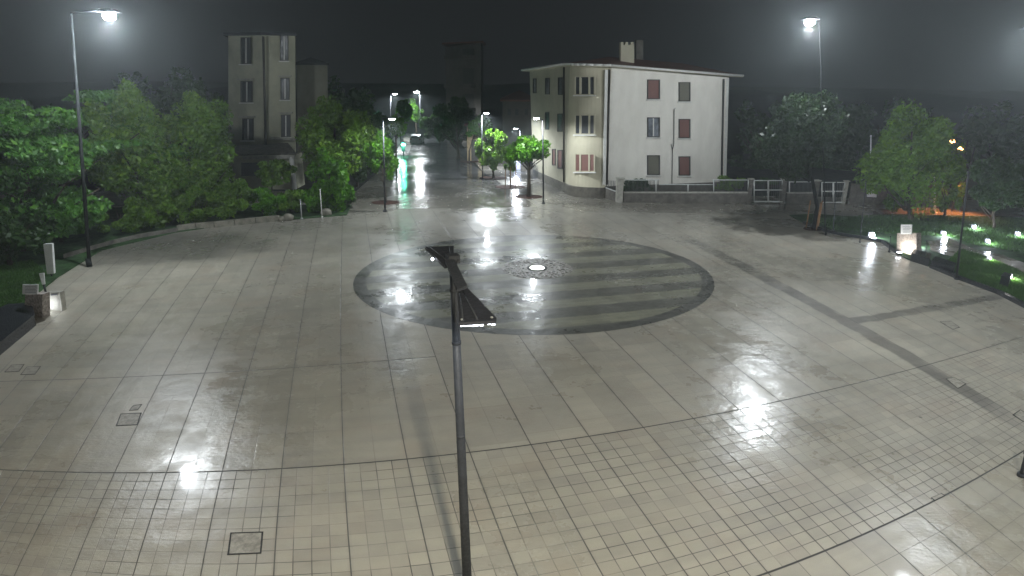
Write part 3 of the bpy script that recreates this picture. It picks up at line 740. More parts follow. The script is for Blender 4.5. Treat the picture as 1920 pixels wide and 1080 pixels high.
# ---------------- garden wall with railing, gates, pillars
G0 = W(1165, 380); G1 = W(1600, 383); gp = Plane(G0, G1)
back = -gp.n
wl = thing('garden_wall', 'low stone wall with grey railing and white rails in front of the cream house', 'wall', (G0.x, G0.y, 0))
def gslab(x0, x1, y0, y1, d=.25, off=0.0, plane=None, x2=None):
    plane = plane or gp
    return MB().slab([plane.hit(x0, y1, off), plane.hit(x1, y1, off), plane.hit(x1, y0, off), plane.hit(x0, y0, off)], -plane.n * d)
def ground_slab(x0, x1, y0, d=.25, off=0.0, y1=None, plane=None):
    plane = plane or gp
    ta = plane.hit(x0, y0, off); tb = plane.hit(x1, y1 if y1 else y0, off)
    return MB().slab([(ta.x, ta.y, 0), (tb.x, tb.y, 0), tb, ta], -plane.n * d)
ground_slab(1170, 1406, 362).build('wall_base', M['wallstone'], wl)
gslab(1170, 1406, 360, 362.4, .3, .03).build('coping', M['cap'], wl)
def railing(x0, x1, y0, y1, parent, n, posts=()):
    mb = MB()
    mb.tube([gp.hit(x0, y0, -.1), gp.hit(x1, y0, -.1)], .045, 6)
    mb.build('handrail', M['gatew'], parent)
    mb = MB()
    for i in range(n):
        x = x0 + (x1 - x0) * (i + .5) / n; mb.tube([gp.hit(x, y1, -.1), gp.hit(x, y0, -.1)], .022, 4, False)
    r = mb.build('railing_bars', M['rail'], parent)
    for x in posts:
        MB().tube([gp.hit(x, y1, -.1), gp.hit(x, y0 - .5, -.1)], .05, 6).build('post', M['gatew'], parent)
railing(1172, 1236, 337.5, 360, wl, 26, (1230,))
railing(1236, 1336, 346, 360, wl, 40, (1290,))
railing(1336, 1404, 337.5, 360, wl, 28, (1338, 1403))
ps = thing('garden_wall', 'short stone wall and railing returning to the corner of the cream house', 'wall', (G0.x, G0.y, 0))
rp = Plane(W(1134, 372), W(1163, 381))
ground_slab(1136, 1160, 352, plane=rp, y1=361).build('wall_base', M['wallstone'], ps)
rr = gslab(1136, 1160, 350, 352, .28, .03, rp)
MB().tube([rp.hit(1136, 352, .02), rp.hit(1160, 361, .02)], .05, 6).build('coping', M['gatew'], ps)
mb = MB()
for i in range(8):
    x = 1138 + i * 3; mb.tube([rp.hit(x, 352 + i * 1.1, -.1), rp.hit(x, 338 + i * .2, -.1)], .022, 4, False)
mb.build('railing_bars', M['rail'], ps)
def pillar(x0, x1, y0, label, mat='wallstone'):
    t = thing('gate_pillar', label, 'pillar', tuple(gp.hit((x0 + x1) / 2, 381) * 1), 'gate pillars of the garden wall'); t.location.z = 0
    w = (gp.hit(x1, 360) - gp.hit(x0, 360)).length
    ta, tb = gp.hit(x0, y0, .08), gp.hit(x1, y0, .08)
    MB().slab([(ta.x, ta.y, 0), (tb.x, tb.y, 0), tb, ta], back * w).build('shaft', M[mat], t)
    c = (ta + tb) / 2 + back * w / 2
    MB().box((c.x, c.y, ta.z + .05), (w + .14, w + .14, .09), math.atan2(gp.d.y, gp.d.x)).build('capstone', M['cap'], t)
pillar(1158, 1170, 336, 'pale corner pillar of the garden wall nearest the cream house', 'cap')
pillar(1406, 1413, 337, 'pillar left of the first white gate')
pillar(1468, 1477, 338, 'pillar right of the first white gate')
pillar(1529, 1538, 340, 'pillar left of the second white gate')
pillar(1586, 1592, 341, 'pillar right of the second white gate', 'cap')
w2 = thing('garden_wall', 'short length of wall and railing between the two white gates', 'wall', (gp.hit(1500, 381).x, gp.hit(1500, 381).y, 0))
ground_slab(1477, 1529, 363).build('wall_base', M['wallstone'], w2)
gslab(1477, 1529, 361, 363, .3, .03).build('coping', M['cap'], w2)
railing(1479, 1527, 341, 361, w2, 20, (1480,))
def gate(x0, x1, y0, y1, label):
    c = gp.hit((x0 + x1) / 2, 381)
    t = thing('gate', label, 'gate', (c.x, c.y, 0), 'white gates in the garden wall')
    ym = (y0 + y1) / 2 - 2; xm = (x0 + x1) / 2
    def bar(mb, xa, ya, xb, yb, r): mb.tube([gp.hit(xa, ya, .03), gp.hit(xb, yb, .03)], r, 6)
    for (a, b) in ((x0, xm - .5), (xm + .5, x1)):
        mb = MB(); bar(mb, a, y0, b, y0, .045); bar(mb, a, ym, b, ym, .06); bar(mb, a, y1, b, y1, .07); bar(mb, a, y0, a, y1, .045); bar(mb, b, y0, b, y1, .045)
        l = mb.build('leaf_frame', M['gatew'], t)
        mb = MB()
        for i in range(7): x = a + (b - a) * (i + .5) / 7; bar(mb, x, y0, x, y1, .016)
        mb.build('bars', M['rail'], l)
    MB().box(gp.hit(xm, ym + 3, .08), (.16, .08, .28), math.atan2(gp.d.y, gp.d.x)).build('lock', M['gatew'], t)
gate(1414, 1467, 338.5, 378, 'left white double gate in the garden wall')
gate(1541, 1584, 342, 379.5, 'right white double gate behind the staked tree')
# garden hedges above the railing
tree('clipped dark hedge behind the left end of the railing', (1195, 376), 1196, 331, 362, 38, 'leaf_dark', 2600, .1, 16, 'round', 'hedge', 'hedge', group='hedges behind the railing', depth=.8, dY=1.2, only_bush=True)
tree('light green hedge behind the right end of the railing', (1370, 376), 1366, 329, 362, 34, 'leaf', 2600, .1, 16, 'round', 'hedge', 'hedge', group='hedges behind the railing', depth=.8, dY=1.2, only_bush=True)
tree('low shrub with drooping twigs above the first white gate', (1440, 376), 1440, 333, 350, 26, 'leaf_dark', 1200, .1, 10, 'round', 'hedge', 'hedge', group='hedges behind the railing', depth=.8, dY=2.5, only_bush=True)
# dark wall further right with white notice
DW0 = W(1596, 384); DW1 = W(1720, 386)
dwp = Plane(DW0, DW1)
t = thing('boundary_wall', 'dark boundary wall continuing right of the gates', 'wall', (DW0.x, DW0.y, 0))
ta, tb = dwp.hit(1598, 347), dwp.hit(1790, 350)
MB().slab([(ta.x, ta.y, 0), (tb.x, tb.y, 0), tb, ta], -dwp.n * .25).build('wall_body', M['wallstone'], t)
MB().slab([ta + dwp.n * .04, tb + dwp.n * .04, tb + dwp.n * .04 + Vector((0, 0, .1)), ta + dwp.n * .04 + Vector((0, 0, .1))], -dwp.n * .33).build('coping', M['plinth'], t)
t = thing('notice_board', 'blank white notice board on the dark boundary wall', 'sign', tuple(dwp.hit(1634, 369)))
MB().slab([dwp.hit(1625, 369, .06), dwp.hit(1643, 370, .06), dwp.hit(1643, 355, .06), dwp.hit(1625, 354, .06)], dwp.n * .05).build('board', M['sign'], t)
MB().slab([dwp.hit(1624, 370.4, .05), dwp.hit(1644, 371.4, .05), dwp.hit(1644, 353.8, .05), dwp.hit(1624, 352.8, .05)], dwp.n * .03).build('backing', M['pole_dark'], t)

# ================================================================== TOWER HOUSE (left)
YT = 64.0
T0 = Vector((P(493, 300, YT).x, YT, 0))
tl = P(425, 300, YT + 3.0); tr = P(553, 300, YT)
plL = Plane(Vector((tl.x, tl.y, 0)), T0); plR = Plane(T0, Vector((tr.x, tr.y + .6, 0)))
th = thing('tower_house', 'tall four storey old plaster house half hidden by the left trees', 'house', (T0.x, T0.y, 0))
topz = P(495, 66, YT).z
def gz(p, z): return Vector((p.x, p.y, z))
L0 = plL.hit(428, 330); R0_ = plR.hit(553, 330)
Lt = plL.hit(428, 68); Tt = plR.hit(493, 66); Rt = plR.hit(553, 66)
MB().slab([gz(L0, 0), gz(T0, 0), gz(Tt, topz), gz(Lt, topz)], -plL.n * .3).build('front_wall', M['stucco_old'], th)
MB().slab([gz(T0, 0), gz(R0_, 0), gz(Rt, topz), gz(Tt, topz)], -plR.n * .3).build('front_wall', M['stucco_old'], th)
Rb = R0_ + Vector((-3.4, 9, 0)); Lb = L0 + Vector((-3, 9, 0)); Rbt = Rt + Vector((-3.4, 9, 0)); Lbt = Lt + Vector((-3, 9, 0))
MB().slab([gz(R0_, 0), gz(Rb, 0), gz(Rbt, topz), gz(Rt, topz)], (-.3, 0, 0)).build('side_wall', M['stucco_old'], th)
MB().slab([gz(L0, 0), gz(Lb, 0), gz(Lbt, topz), gz(Lt, topz)], (.3, 0, 0)).build('side_wall', M['stucco_old'], th)
MB().slab([gz(Lb, 0), gz(Rb, 0), gz(Rbt, topz), gz(Lbt, topz)], (0, -.3, 0)).build('back_wall', M['stucco_old'], th)
rc = (Lt + Rt + Rbt + Lbt) / 4
ev = [gz(Lt + Vector((-.3, -.4, 0)), topz), gz(Tt + Vector((0, -.5, 0)), topz), gz(Rt + Vector((.3, -.4, 0)), topz), gz(Rbt + Vector((.3, .4, 0)), topz), gz(Lbt + Vector((-.3, .4, 0)), topz)]
mb = MB().slab(ev, (0, 0, .25))
for i in range(5): mb.poly([ev[i] + Vector((0, 0, .26)), ev[(i + 1) % 5] + Vector((0, 0, .26)), gz(rc, topz + .55)])
mb.build('roof', M['panel_dark'], th)
MB().tube([plL.hit(493.5, 68, .15), plL.hit(498.5, 288, .15)], .12, 8).build('downpipe', M['pipe'], th)
def twin(plane, x0, x1, y0, y1, ped=True, mat='glass'):
    w = window(plane, x0, x1, y0, y1, th, mat, 'double', True, 'dkframe')
    if ped:
        f = plane.hit
        MB().slab([f(x0 - 4, y0 - 4, .004), f(x1 + 4, y0 - 5, .004), f(x1 + 3, y0 - 2, .004), f(x0 - 3, y0 - 1.6, .004)][::-1], plane.n * .3).build('hood', M['cap'], w)
    return w
twin(plR, 525, 541, 66, 114, False); twin(plR, 526, 543, 146, 187); twin(plR, 527, 545, 215, 257)
twin(plL, 452, 471, 70, 120, False); twin(plL, 452, 474, 152, 192); twin(plL, 455, 476, 222, 263)
MB().slab([plR.hit(508, 261, .004), plR.hit(553, 262, .004), plR.hit(553, 258.5, .004), plR.hit(508, 257.5, .004)], plR.n * .8).build('balcony_ledge', M['cap'], th)
# annexe roofs at the foot
an = thing('annexe', 'low annexe with sloping canopy roofs at the foot of the tower house', 'house', (P(500, 330, 60).x, 60, 0))
YA = 61.0
def ppoly(pts, Y): return [P(x, y, Y) for x, y in pts]
a_l, a_r = P(440, 300, YA), P(548, 300, YA); zt = P(500, 292, YA).z
MB().slab([gz(a_l, 0), gz(a_r, 0), gz(a_r, zt), gz(a_l, zt)], (0, .3, 0)).build('wall', M['stucco_old'], an)
MB().slab([gz(a_r, 0), gz(a_r, 0) + Vector((0, 3, 0)), gz(a_r, zt) + Vector((0, 3, 0)), gz(a_r, zt)], (-.3, 0, 0)).build('wall', M['stucco_old'], an)
rf = MB()
p1, p2 = P(432, 292, YA - .6), P(556, 290, YA - .6); p3, p4 = P(540, 270, YA + 2.8), P(445, 275, YA + 2.8)
rf.slab([p1, p2, p3, p4], (0, 0, .12)); rf.build('roof', M['plinth'], an)
MB().slab(ppoly([(455, 299), (552, 297), (552, 291), (455, 293)], YA - .7), (0, .1, 0)).build('fascia', M['cap'], an)
MB().tube([gz(P(547, 300, YA - .5), 0), gz(P(547, 300, YA - .5), zt)], .22, 10).build('column', M['white'], an)
MB().slab(ppoly([(452, 330), (530, 330), (530, 305), (452, 305)], YA - .03), (0, .05, 0)).build('window', M['glass'], an)
# lower house to the right of the tower
lh = thing('rear_house', 'dim plain plaster house standing behind the tower house', 'house', (P(585, 330, 72).x, 72, 0))
q0, q1 = P(556, 300, 72), P(614, 300, 72); zq = P(585, 122, 72).z; q0t, q1t = P(556, 122, 72), P(614, 122, 72)
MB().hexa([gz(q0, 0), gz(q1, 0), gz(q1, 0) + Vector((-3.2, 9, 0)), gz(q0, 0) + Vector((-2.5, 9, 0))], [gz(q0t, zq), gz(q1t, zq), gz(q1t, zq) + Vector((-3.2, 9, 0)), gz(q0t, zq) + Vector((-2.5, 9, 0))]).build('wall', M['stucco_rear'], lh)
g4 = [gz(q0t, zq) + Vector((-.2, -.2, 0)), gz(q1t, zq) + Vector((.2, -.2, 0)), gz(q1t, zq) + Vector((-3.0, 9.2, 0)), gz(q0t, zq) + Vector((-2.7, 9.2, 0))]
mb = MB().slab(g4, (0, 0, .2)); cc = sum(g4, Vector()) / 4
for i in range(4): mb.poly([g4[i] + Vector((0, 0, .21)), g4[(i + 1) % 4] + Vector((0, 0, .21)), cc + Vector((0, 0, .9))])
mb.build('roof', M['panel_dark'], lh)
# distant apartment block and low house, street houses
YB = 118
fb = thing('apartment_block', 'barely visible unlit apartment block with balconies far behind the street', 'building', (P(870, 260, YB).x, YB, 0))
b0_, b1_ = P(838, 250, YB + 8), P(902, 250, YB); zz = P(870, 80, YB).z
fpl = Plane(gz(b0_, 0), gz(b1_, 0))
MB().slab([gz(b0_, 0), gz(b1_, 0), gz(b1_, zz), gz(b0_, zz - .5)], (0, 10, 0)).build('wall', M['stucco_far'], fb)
for (y0, y1) in ((92, 106), (128, 160), (176, 205)):
    MB().slab([fpl.hit(868, y1, .01), fpl.hit(889, y1, .01), fpl.hit(889, y0, .01), fpl.hit(868, y0, .01)], fpl.n * .05).build('window', M['dkframe'], fb)
    MB().slab([fpl.hit(842, y1 + 5, .01), fpl.hit(892, y1 + 4, .01), fpl.hit(892, y1 - 3, .01), fpl.hit(842, y1 - 2, .01)], fpl.n * 1.2).build('balcony', M['stucco_far'], fb)
MB().slab([gz(b0_, zz) + Vector((-.5, -.6, 0)), gz(b1_, zz) + Vector((.5, -.6, 0)), gz(b1_, zz) + Vector((.5, 10, 0)), gz(b0_, zz) + Vector((-.5, 10, 0))], (0, 0, .3)).build('roof', M['rooftile'], fb)
YL = 92
lw = thing('street_house', 'low dim house behind the trees left of the cream house', 'house', (P(970, 270, YL).x, YL, 0))
l0, l1 = P(942, 280, YL), P(1003, 280, YL); zl = P(970, 190, YL).z
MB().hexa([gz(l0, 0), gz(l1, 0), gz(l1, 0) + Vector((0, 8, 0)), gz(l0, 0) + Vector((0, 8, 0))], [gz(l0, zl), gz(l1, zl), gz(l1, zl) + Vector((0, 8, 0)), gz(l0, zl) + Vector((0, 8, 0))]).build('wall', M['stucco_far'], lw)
r4 = [gz(l0, zl) + Vector((-.4, -.5, 0)), gz(l1, zl) + Vector((.4, -.5, 0)), gz(l1, zl) + Vector((.4, 8.4, 0)), gz(l0, zl) + Vector((-.4, 8.4, 0))]
mb = MB().slab(r4, (0, 0, .2)); cc = sum(r4, Vector()) / 4
for i in range(4): mb.poly([r4[i] + Vector((0, 0, .21)), r4[(i + 1) % 4] + Vector((0, 0, .21)), cc + Vector((0, 0, 1.4))])
mb.build('roof', M['rooftile'], lw)
for x in (952, 966, 984): MB().slab(ppoly([(x, 216), (x + 6, 216), (x + 6, 204), (x, 204)], YL - .01), (0, -.05, 0)).build('window', M['glass'], lw)
YS = 84
sh = thing('street_house', 'ochre walled house front with doorway behind the street trees', 'house', (P(890, 290, YS).x, YS, 0))
s0, s1 = P(876, 290, YS), P(905, 290, YS); zs = P(890, 236, YS).z
MB().hexa([gz(s0, 0), gz(s1, 0), gz(s1, 0) + Vector((0, 6, 0)), gz(s0, 0) + Vector((0, 6, 0))], [gz(s0, zs), gz(s1, zs), gz(s1, zs) + Vector((0, 6, 0)), gz(s0, zs) + Vector((0, 6, 0))]).build('wall', pbr('lit_ochre_wall', (.45, .36, .22), .85, .2), sh)
MB().slab(ppoly([(884, 302), (896, 302), (896, 262), (884, 262)], YS - .01), (0, -.06, 0)).build('door', M['dkframe'], sh)
MB().slab([gz(s0, zs) + Vector((-.3, -.4, 0)), gz(s1, zs) + Vector((.3, -.4, 0)), gz(s1, zs) + Vector((.3, 6, 0)), gz(s0, zs) + Vector((-.3, 6, 0))], (0, 0, .2)).build('roof', M['rooftile'], sh)

# ================================================================== LAMPS
COOL = (.88, .95, 1.0); NEUT = (1.0, .98, .90)
def mast(label, base, head, power, rad=.2, mat='pole_grey', col=COOL, polew=.11, armdx=None, lens=.26, fwd_=1.3, spot=178, blend=.6):
    b = W(*base); Y = b.y; hd = P(head[0], head[1], Y - fwd_)
    t = thing('lamp_mast', label, 'lamp mast', (b.x, b.y, 0), 'tall lamp masts around the square')
    topx = armdx if armdx else head[0]
    tp = P(topx, head[1] - 6, Y)
    mid = b.lerp(tp, .5)
    MB().tube([b, mid, tp], [polew * 1.15, polew, polew * .6], 12).build('pole', M[mat], t)
    MB().tube([b, b + Vector((0, 0, .5))], polew * 1.7, 12).build('base_sleeve', M[mat], t)
    MB().tube([tp, hd + Vector((0, 0, .28))], .05, 8).build('arm', M['pole_dark'], t)
    hd_ = MB()
    a = .42
    hd_.hexa([hd + Vector((-a, -a, .16)), hd + Vector((a, -a, .16)), hd + Vector((a, a, .16)), hd + Vector((-a, a, .16))],
             [hd + Vector((-a * .6, -a * .6, .32)), hd + Vector((a * .6, -a * .6, .32)), hd + Vector((a * .6, a * .6, .32)), hd + Vector((-a * .6, a * .6, .32))])
    h = hd_.build('lamp_head', M['pole_dark'], t)
    MB().ball(hd + Vector((0, 0, .0)), lens, 14, 8, (1.15, 1, .8)).build('lens', M['led_mast'], h)
    lamp('flood_light', hd + Vector((0, -.2, -.4)), power, col, rad, t, spot=spot, blend=blend, direction=(0, 0, -1))
    return t
mast('tall pale grey lamp mast in the left garden', (168, 500), (205, 30), 5400, armdx=134, mat='pole_mid', polew=.085, spot=None)
mast('tall lamp mast behind the staked tree on the right', (1548, 441), (1518, 42), 4700, mat='pole_matte', armdx=1536, polew=.04, spot=None, fwd_=.9)
mast('tall lamp mast rising beyond the right edge of the square', (2010, 640), (1948, 62), 3200, mat='pole_matte', armdx=1985, spot=None)
# unseen masts added beside and behind the viewpoint to light the foreground
def added_mast(label, x, y, z, power, col=NEUT):
    t = thing('lamp_mast', label, 'lamp mast', (x, y, 0), 'tall lamp masts around the square')  # added unseen mast, grouped with the square's own masts
    MB().tube([(x, y, 0), (x, y, z)], [.14, .08], 12).build('pole', M['pole_grey'], t)
    h = MB().box((x, y, z + .08), (.8, .8, .16)).build('lamp_head', M['pole_dark'], t)
    MB().box((x, y, z - .04), (.7, .7, .06)).build('lens', M['led'], h)
    lamp('flood_light', (x, y, z - .2), power, col, .35, t, spot=165, blend=.4, direction=(0, 0, -1))
added_mast('unseen lamp mast added just behind the viewpoint', 2.5, -3.0, 13.5, 22500, (1.0, .91, .70))
added_mast('unseen lamp mast added right of the viewpoint near the lower right corner', 17.5, 3.5, 12.5, 7000, (.80, .90, 1.0))
added_mast('unseen lamp mast added left of the viewpoint outside the picture', -16.0, 1.0, 13.0, 2500, (.82, .91, 1.0))

# street lamps: slim pole, side arm, flat head
def street_lamp(label, base, head, side, power, Hh=None, headw=.6, y_top=None, col=COOL, led='led'):
    b = W(*base); Y = b.y; hd = P(head[0], head[1], Y)
    t = thing('street_lamp', label, 'street lamp', (b.x, b.y, 0), 'street lamps')
    tp = P(y_top[0], y_top[1], Y) if y_top else Vector((b.x, Y, hd.z + .1))
    MB().tube([b, tp], [.075, .05], 8).build('pole', M['pole_dark'], t)
    MB().tube([b, b + Vector((0, 0, .12))], .16, 10).build('base_plate', M['pole_dark'], t)
    MB().tube([tp, hd + Vector((0, 0, .1))], .045, 6).build('arm', M['pole_dark'], t)
    h = MB().box(hd + Vector((0, 0, .1)), (headw, .35, .08)).build('lamp_head', M['panel_dark'], t)
    MB().ball(hd + Vector((0, 0, .04)), headw * .42, 12, 8, (1, .42, .30)).build('lens', M[led], h)
    lamp('lamp_light', hd + Vector((0, 0, -.1)), power * 1.5, col, .14, t, spot=177, blend=.35, direction=(0, 0, -1))
street_lamp('street lamp standing in front of the cream house', (1019, 382), (1006, 223), -1, 1500, y_top=(1017.5, 224))
street_lamp('street lamp whose pole crosses the round bright tree', (722, 397), (735, 224), 1, 1500, y_top=(718, 222))
street_lamp('street lamp above the tree on the right side of the street', (905, 336), (912, 213), 1, 3200, y_top=(903, 215))
street_lamp('low street lamp above the lit kiosk', (976, 318), (967, 242), -1, 1800, y_top=(975, 243))
street_lamp('far left street lamp of the street', (731, 263), (740, 177), 1, 3800, headw=.8, y_top=(733, 178), led='led_far')
street_lamp('brightest far street lamp above the white car', (789, 264), (781, 173), -1, 5500, headw=1.0, y_top=(787, 175), led='led_far')

# double headed lamp in the foreground
DY = 10.4
b = Vector((P(876, 1100, DY).x + .02, DY, 0)); tp = P(849, 488, DY)
t = thing('double_head_lamp', 'dark double headed plaza lamp with two flared flat panels in the foreground', 'street lamp', (b.x, b.y, 0))
dv = (tp - b).normalized()
MB().tube([b, b.lerp(tp, .5), tp], [.098, .085, .066], 16).build('pole', M['pole_dark'], t)
MB().tube([b, b + Vector((0, 0, .05))], .22, 16).build('base_plate', M['pole_dark'], t)
zt = tp.z
def top(px, py, dz=0.0): return W(px, py, zt + dz)
def panel(pxs, name):
    mb = MB(); p = [top(x, y) for x, y in pxs]; mb.slab(p, (0, 0, -.045)); return mb.build(name, M['panel_dark'], t)
h1 = panel([(797, 463), (851, 460.5), (850, 492), (834, 499)], 'lamp_head')
h2 = panel([(857, 543), (873, 536), (931, 596), (930, 601), (861, 605)], 'lamp_head')
MB().slab([top(835, 494, .0), top(850, 487, .0), top(876, 541, .0), top(857, 548, .0)], (0, 0, .05)).build('arm', M['pole_dark'], t)
MB().box(tp + Vector((0, 0, .03)), (.2, .2, .14), .4).build('bracket', M['pole_dark'], t)
for hh_, pxa, pxb in ((h1, (840, 490), (806, 463.5)), (h1, (846, 488), (843, 463)), (h2, (868, 545), (895, 600)), (h2, (862, 548), (868, 602))):
    qa, qb = top(*pxa), top(*pxb); MB().tube([qa + Vector((0, 0, .004)), qb + Vector((0, 0, .004))], .012, 6).build('rib', M['pole_dark'], hh_)
for px_ in ((866, 600), (922, 596)):
    q = top(*px_); MB().tube([q, q + Vector((0, 0, .015))], .018, 8).build('bolt', M['pole_grey'], h2)
q = b.lerp(tp, .86); MB().tube([q + Vector((.0, -.07, -.05)), q + Vector((0, -.09, .12)), tp + Vector((.06, -.08, -.05)), tp + Vector((.1, -.12, .04))], .012, 6).build('cable', M['pole_dark'], t)
for f_ in (.55, .8, .93):
    q = b.lerp(tp, f_); MB().tube([q - dv * .03, q + dv * .03], .084 if f_ < .9 else .08, 16).build('clamp_band', M['pole_dark'], t)
e1, e2 = top(863, 604.6, -.03), top(929, 600.8, -.03); e1.y -= .03; e2.y -= .03
rnd = random.Random(5); mb = MB()
for i in range(9):
    a = e1.lerp(e2, (i + .08) / 9); c_ = e1.lerp(e2, (i + .9) / 9); hh = rnd.uniform(.03, .055)
    mb.hexa([a + Vector((0, 0, -hh)), c_ + Vector((0, 0, -hh)), c_ + Vector((0, .05, -hh)), a + Vector((0, .05, -hh))], [a, c_, c_ + Vector((0, .05, 0)), a + Vector((0, .05, 0))])
mb.build('led_strip', M['led_soft'], h2)
MB().ball(top(811, 486, -.04), .025, 8, 6).build('led_strip', M['led_soft'], h1)
c1 = top(833, 472, -.12); c2 = top(888, 582, -.12)
lamp('panel_light', c1, 260, COOL, .2, t, spot=140, blend=.5, direction=(0, 0, -1))
lamp('panel_light', c2, 420, COOL, .2, t, spot=140, blend=.5, direction=(0, 0, -1))

# traffic light, kiosk, car
b = W(757, 293)
t = thing('traffic_light', 'pedestrian traffic light glowing green at the left kerb of the street', 'traffic light', (b.x, b.y, 0))
MB().tube([b, b + Vector((0, 0, 2.3))], .09, 8).build('pole', M['pole_dark'], t)
hz = P(757, 271, b.y).z
h = MB().box((b.x, b.y, hz - .25), (.42, .36, 1.3)).build('signal_head', M['pole_dark'], t)
MB().ball((b.x + .05, b.y - .22, hz), .24, 12, 8, (1.2, .5, .8)).build('green_lens', M['greenlamp'], h)
MB().box((b.x, b.y - .18, hz + .32), (.46, .5, .05)).build('visor', M['pole_dark'], h)
lamp('signal_light', (b.x, b.y - .7, hz), 500, (.1, 1.0, .55), .15, t)
b = W(969, 322)
t = thing('kiosk', 'small lit advertising kiosk glowing pale blue under the street trees', 'kiosk', (b.x, b.y, 0))
k0, k1, zk = P(964, 318, b.y), P(977, 318, b.y), P(970, 302, b.y).z
MB().box(((k0.x + k1.x) / 2, b.y + .3, zk / 2), (k1.x - k0.x, .5, zk)).build('body', M['pole_grey'], t)
MB().box(((k0.x + k1.x) / 2, b.y, zk / 2 + .1), ((k1.x - k0.x) * .8, .06, zk * .75)).build('lit_panel', M['kiosk_glow'], t)
MB().box(((k0.x + k1.x) / 2, b.y + .3, zk + .06), (k1.x - k0.x + .25, .8, .1)).build('roof', M['pole_dark'], t)
hb = P(968, 296, b.y)
MB().ball(hb, .24, 10, 8, (.8, .8, 1.3)).build('globe_lamp', M['led_far'], t)
MB().tube([(hb.x, hb.y, zk + .1), (hb.x, hb.y, hb.z - .2)], .05, 6).build('lamp_post', M['pole_dark'], t)
lamp('kiosk_light', hb + Vector((0, -.5, -.5)), 300, (.62, .72, 1.0), .2, t)

b = W(779, 271); sc = 1.0
t = thing('parked_car', 'white estate car parked facing away at the end of the street', 'car', (b.x, b.y, 0))
wd, ln = 1.8, 4.3; x0 = b.x; y0 = b.y
prof = [(0, .35), (0, .95), (.25, 1.45), (2.2, 1.5), (3.0, 1.0), (4.2, .85), (4.3, .4)]
mb = MB()
def ringp(y, zlist): pass
secs = [(0.0, .30, .92, .92, .86), (.12, .25, .98, 1.32, .74), (.45, .22, 1.0, 1.46, .68), (2.0, .22, 1.0, 1.48, .68), (2.9, .22, .98, 1.02, .80), (3.9, .25, .86, .88, .80), (4.3, .35, .70, .72, .78)]
loops = []
for (yy, zb_, zm, zt_, hwt) in secs:
    hw_ = .9; loops.append([(x0 - hw_, y0 + yy, zb_), (x0 + hw_, y0 + yy, zb_), (x0 + hw_, y0 + yy, zm), (x0 + hwt, y0 + yy, zt_), (x0 - hwt, y0 + yy, zt_), (x0 - hw_, y0 + yy, zm)])
n0 = 0; mb.v = [p for L_ in loops for p in L_]
for i in range(len(loops) - 1):
    for k_ in range(6):
        k2 = (k_ + 1) % 6; mb.f.append((i * 6 + k_, i * 6 + k2, (i + 1) * 6 + k2, (i + 1) * 6 + k_)); mb.sm.append(False)
mb.f.append((5, 4, 3, 2, 1, 0)); mb.sm.append(False); m_ = (len(loops) - 1) * 6; mb.f.append(tuple(m_ + q for q in range(6))); mb.sm.append(False)
body = mb.build('body', M['carpaint'], t)
MB().slab([(x0 - .66, y0 + .02, .98), (x0 + .66, y0 + .02, .98), (x0 + .6, y0 + .13, 1.36), (x0 - .6, y0 + .13, 1.36)], (0, -.03, 0)).build('rear_window', M['glass'], t)
for s__ in (-1, 1):
    MB().slab([(x0 + s__ * .905, y0 + .4, 1.0), (x0 + s__ * .905, y0 + 2.6, 1.0), (x0 + s__ * .70, y0 + 2.0, 1.42), (x0 + s__ * .70, y0 + .5, 1.42)], (s__ * .02, 0, 0)).build('side_window', M['glass'], t)
    MB().box((x0 + s__ * .72, y0 - .02, .85), (.22, .06, .22)).build('tail_light', M['taillamp'], t)
    for yy in (.8, 3.4):
        w = MB().tube([(x0 + s__ * .72, y0 + yy, .32), (x0 + s__ * .93, y0 + yy, .32)], .32, 14).build('wheel', M['tyre'], t)
        MB().tube([(x0 + s__ * .93, y0 + yy, .32), (x0 + s__ * .945, y0 + yy, .32)], .19, 12).build('rim', M['pole_grey'], w)
MB().box((x0, y0 - .05, .45), (1.7, .12, .18)).build('bumper', M['carpaint'], t)
MB().box((x0, y0 - .03, .70), (.5, .03, .12)).build('number_plate', M['sign'], t)

# warm lamps at right behind the trees
for (hx, hy, lb) in ((1786, 265, 'upper of two warm orange lamps beyond the right garden'), (1801, 279, 'lower of two warm orange lamps beyond the right garden')):
    Y = 53.5; b = Vector((P(hx + 2, 380, Y).x, Y, 0)); hd = P(hx, hy, Y)
    t = thing('warm_lamp', lb, 'street lamp', (b.x, b.y, 0), 'warm lamps beyond the right garden')
    MB().tube([b, Vector((b.x, Y, hd.z + .1)), hd + Vector((0, 0, .25))], [.07, .05, .04], 8).build('pole', M['pole_dark'], t)
    h = MB().box(hd + Vector((0, 0, .24)), (.5, .3, .1)).build('lamp_head', M['pole_dark'], t)
    MB().ball(hd, .17, 10, 8, (1.2, 1, .9)).build('bulb', M['warm'], h)
    lamp('lamp_light', hd + Vector((0, -.1, -.4)), 2800, (1.0, .34, .10), .2, t, spot=78, blend=.7, direction=(-.12, -.30, -1))

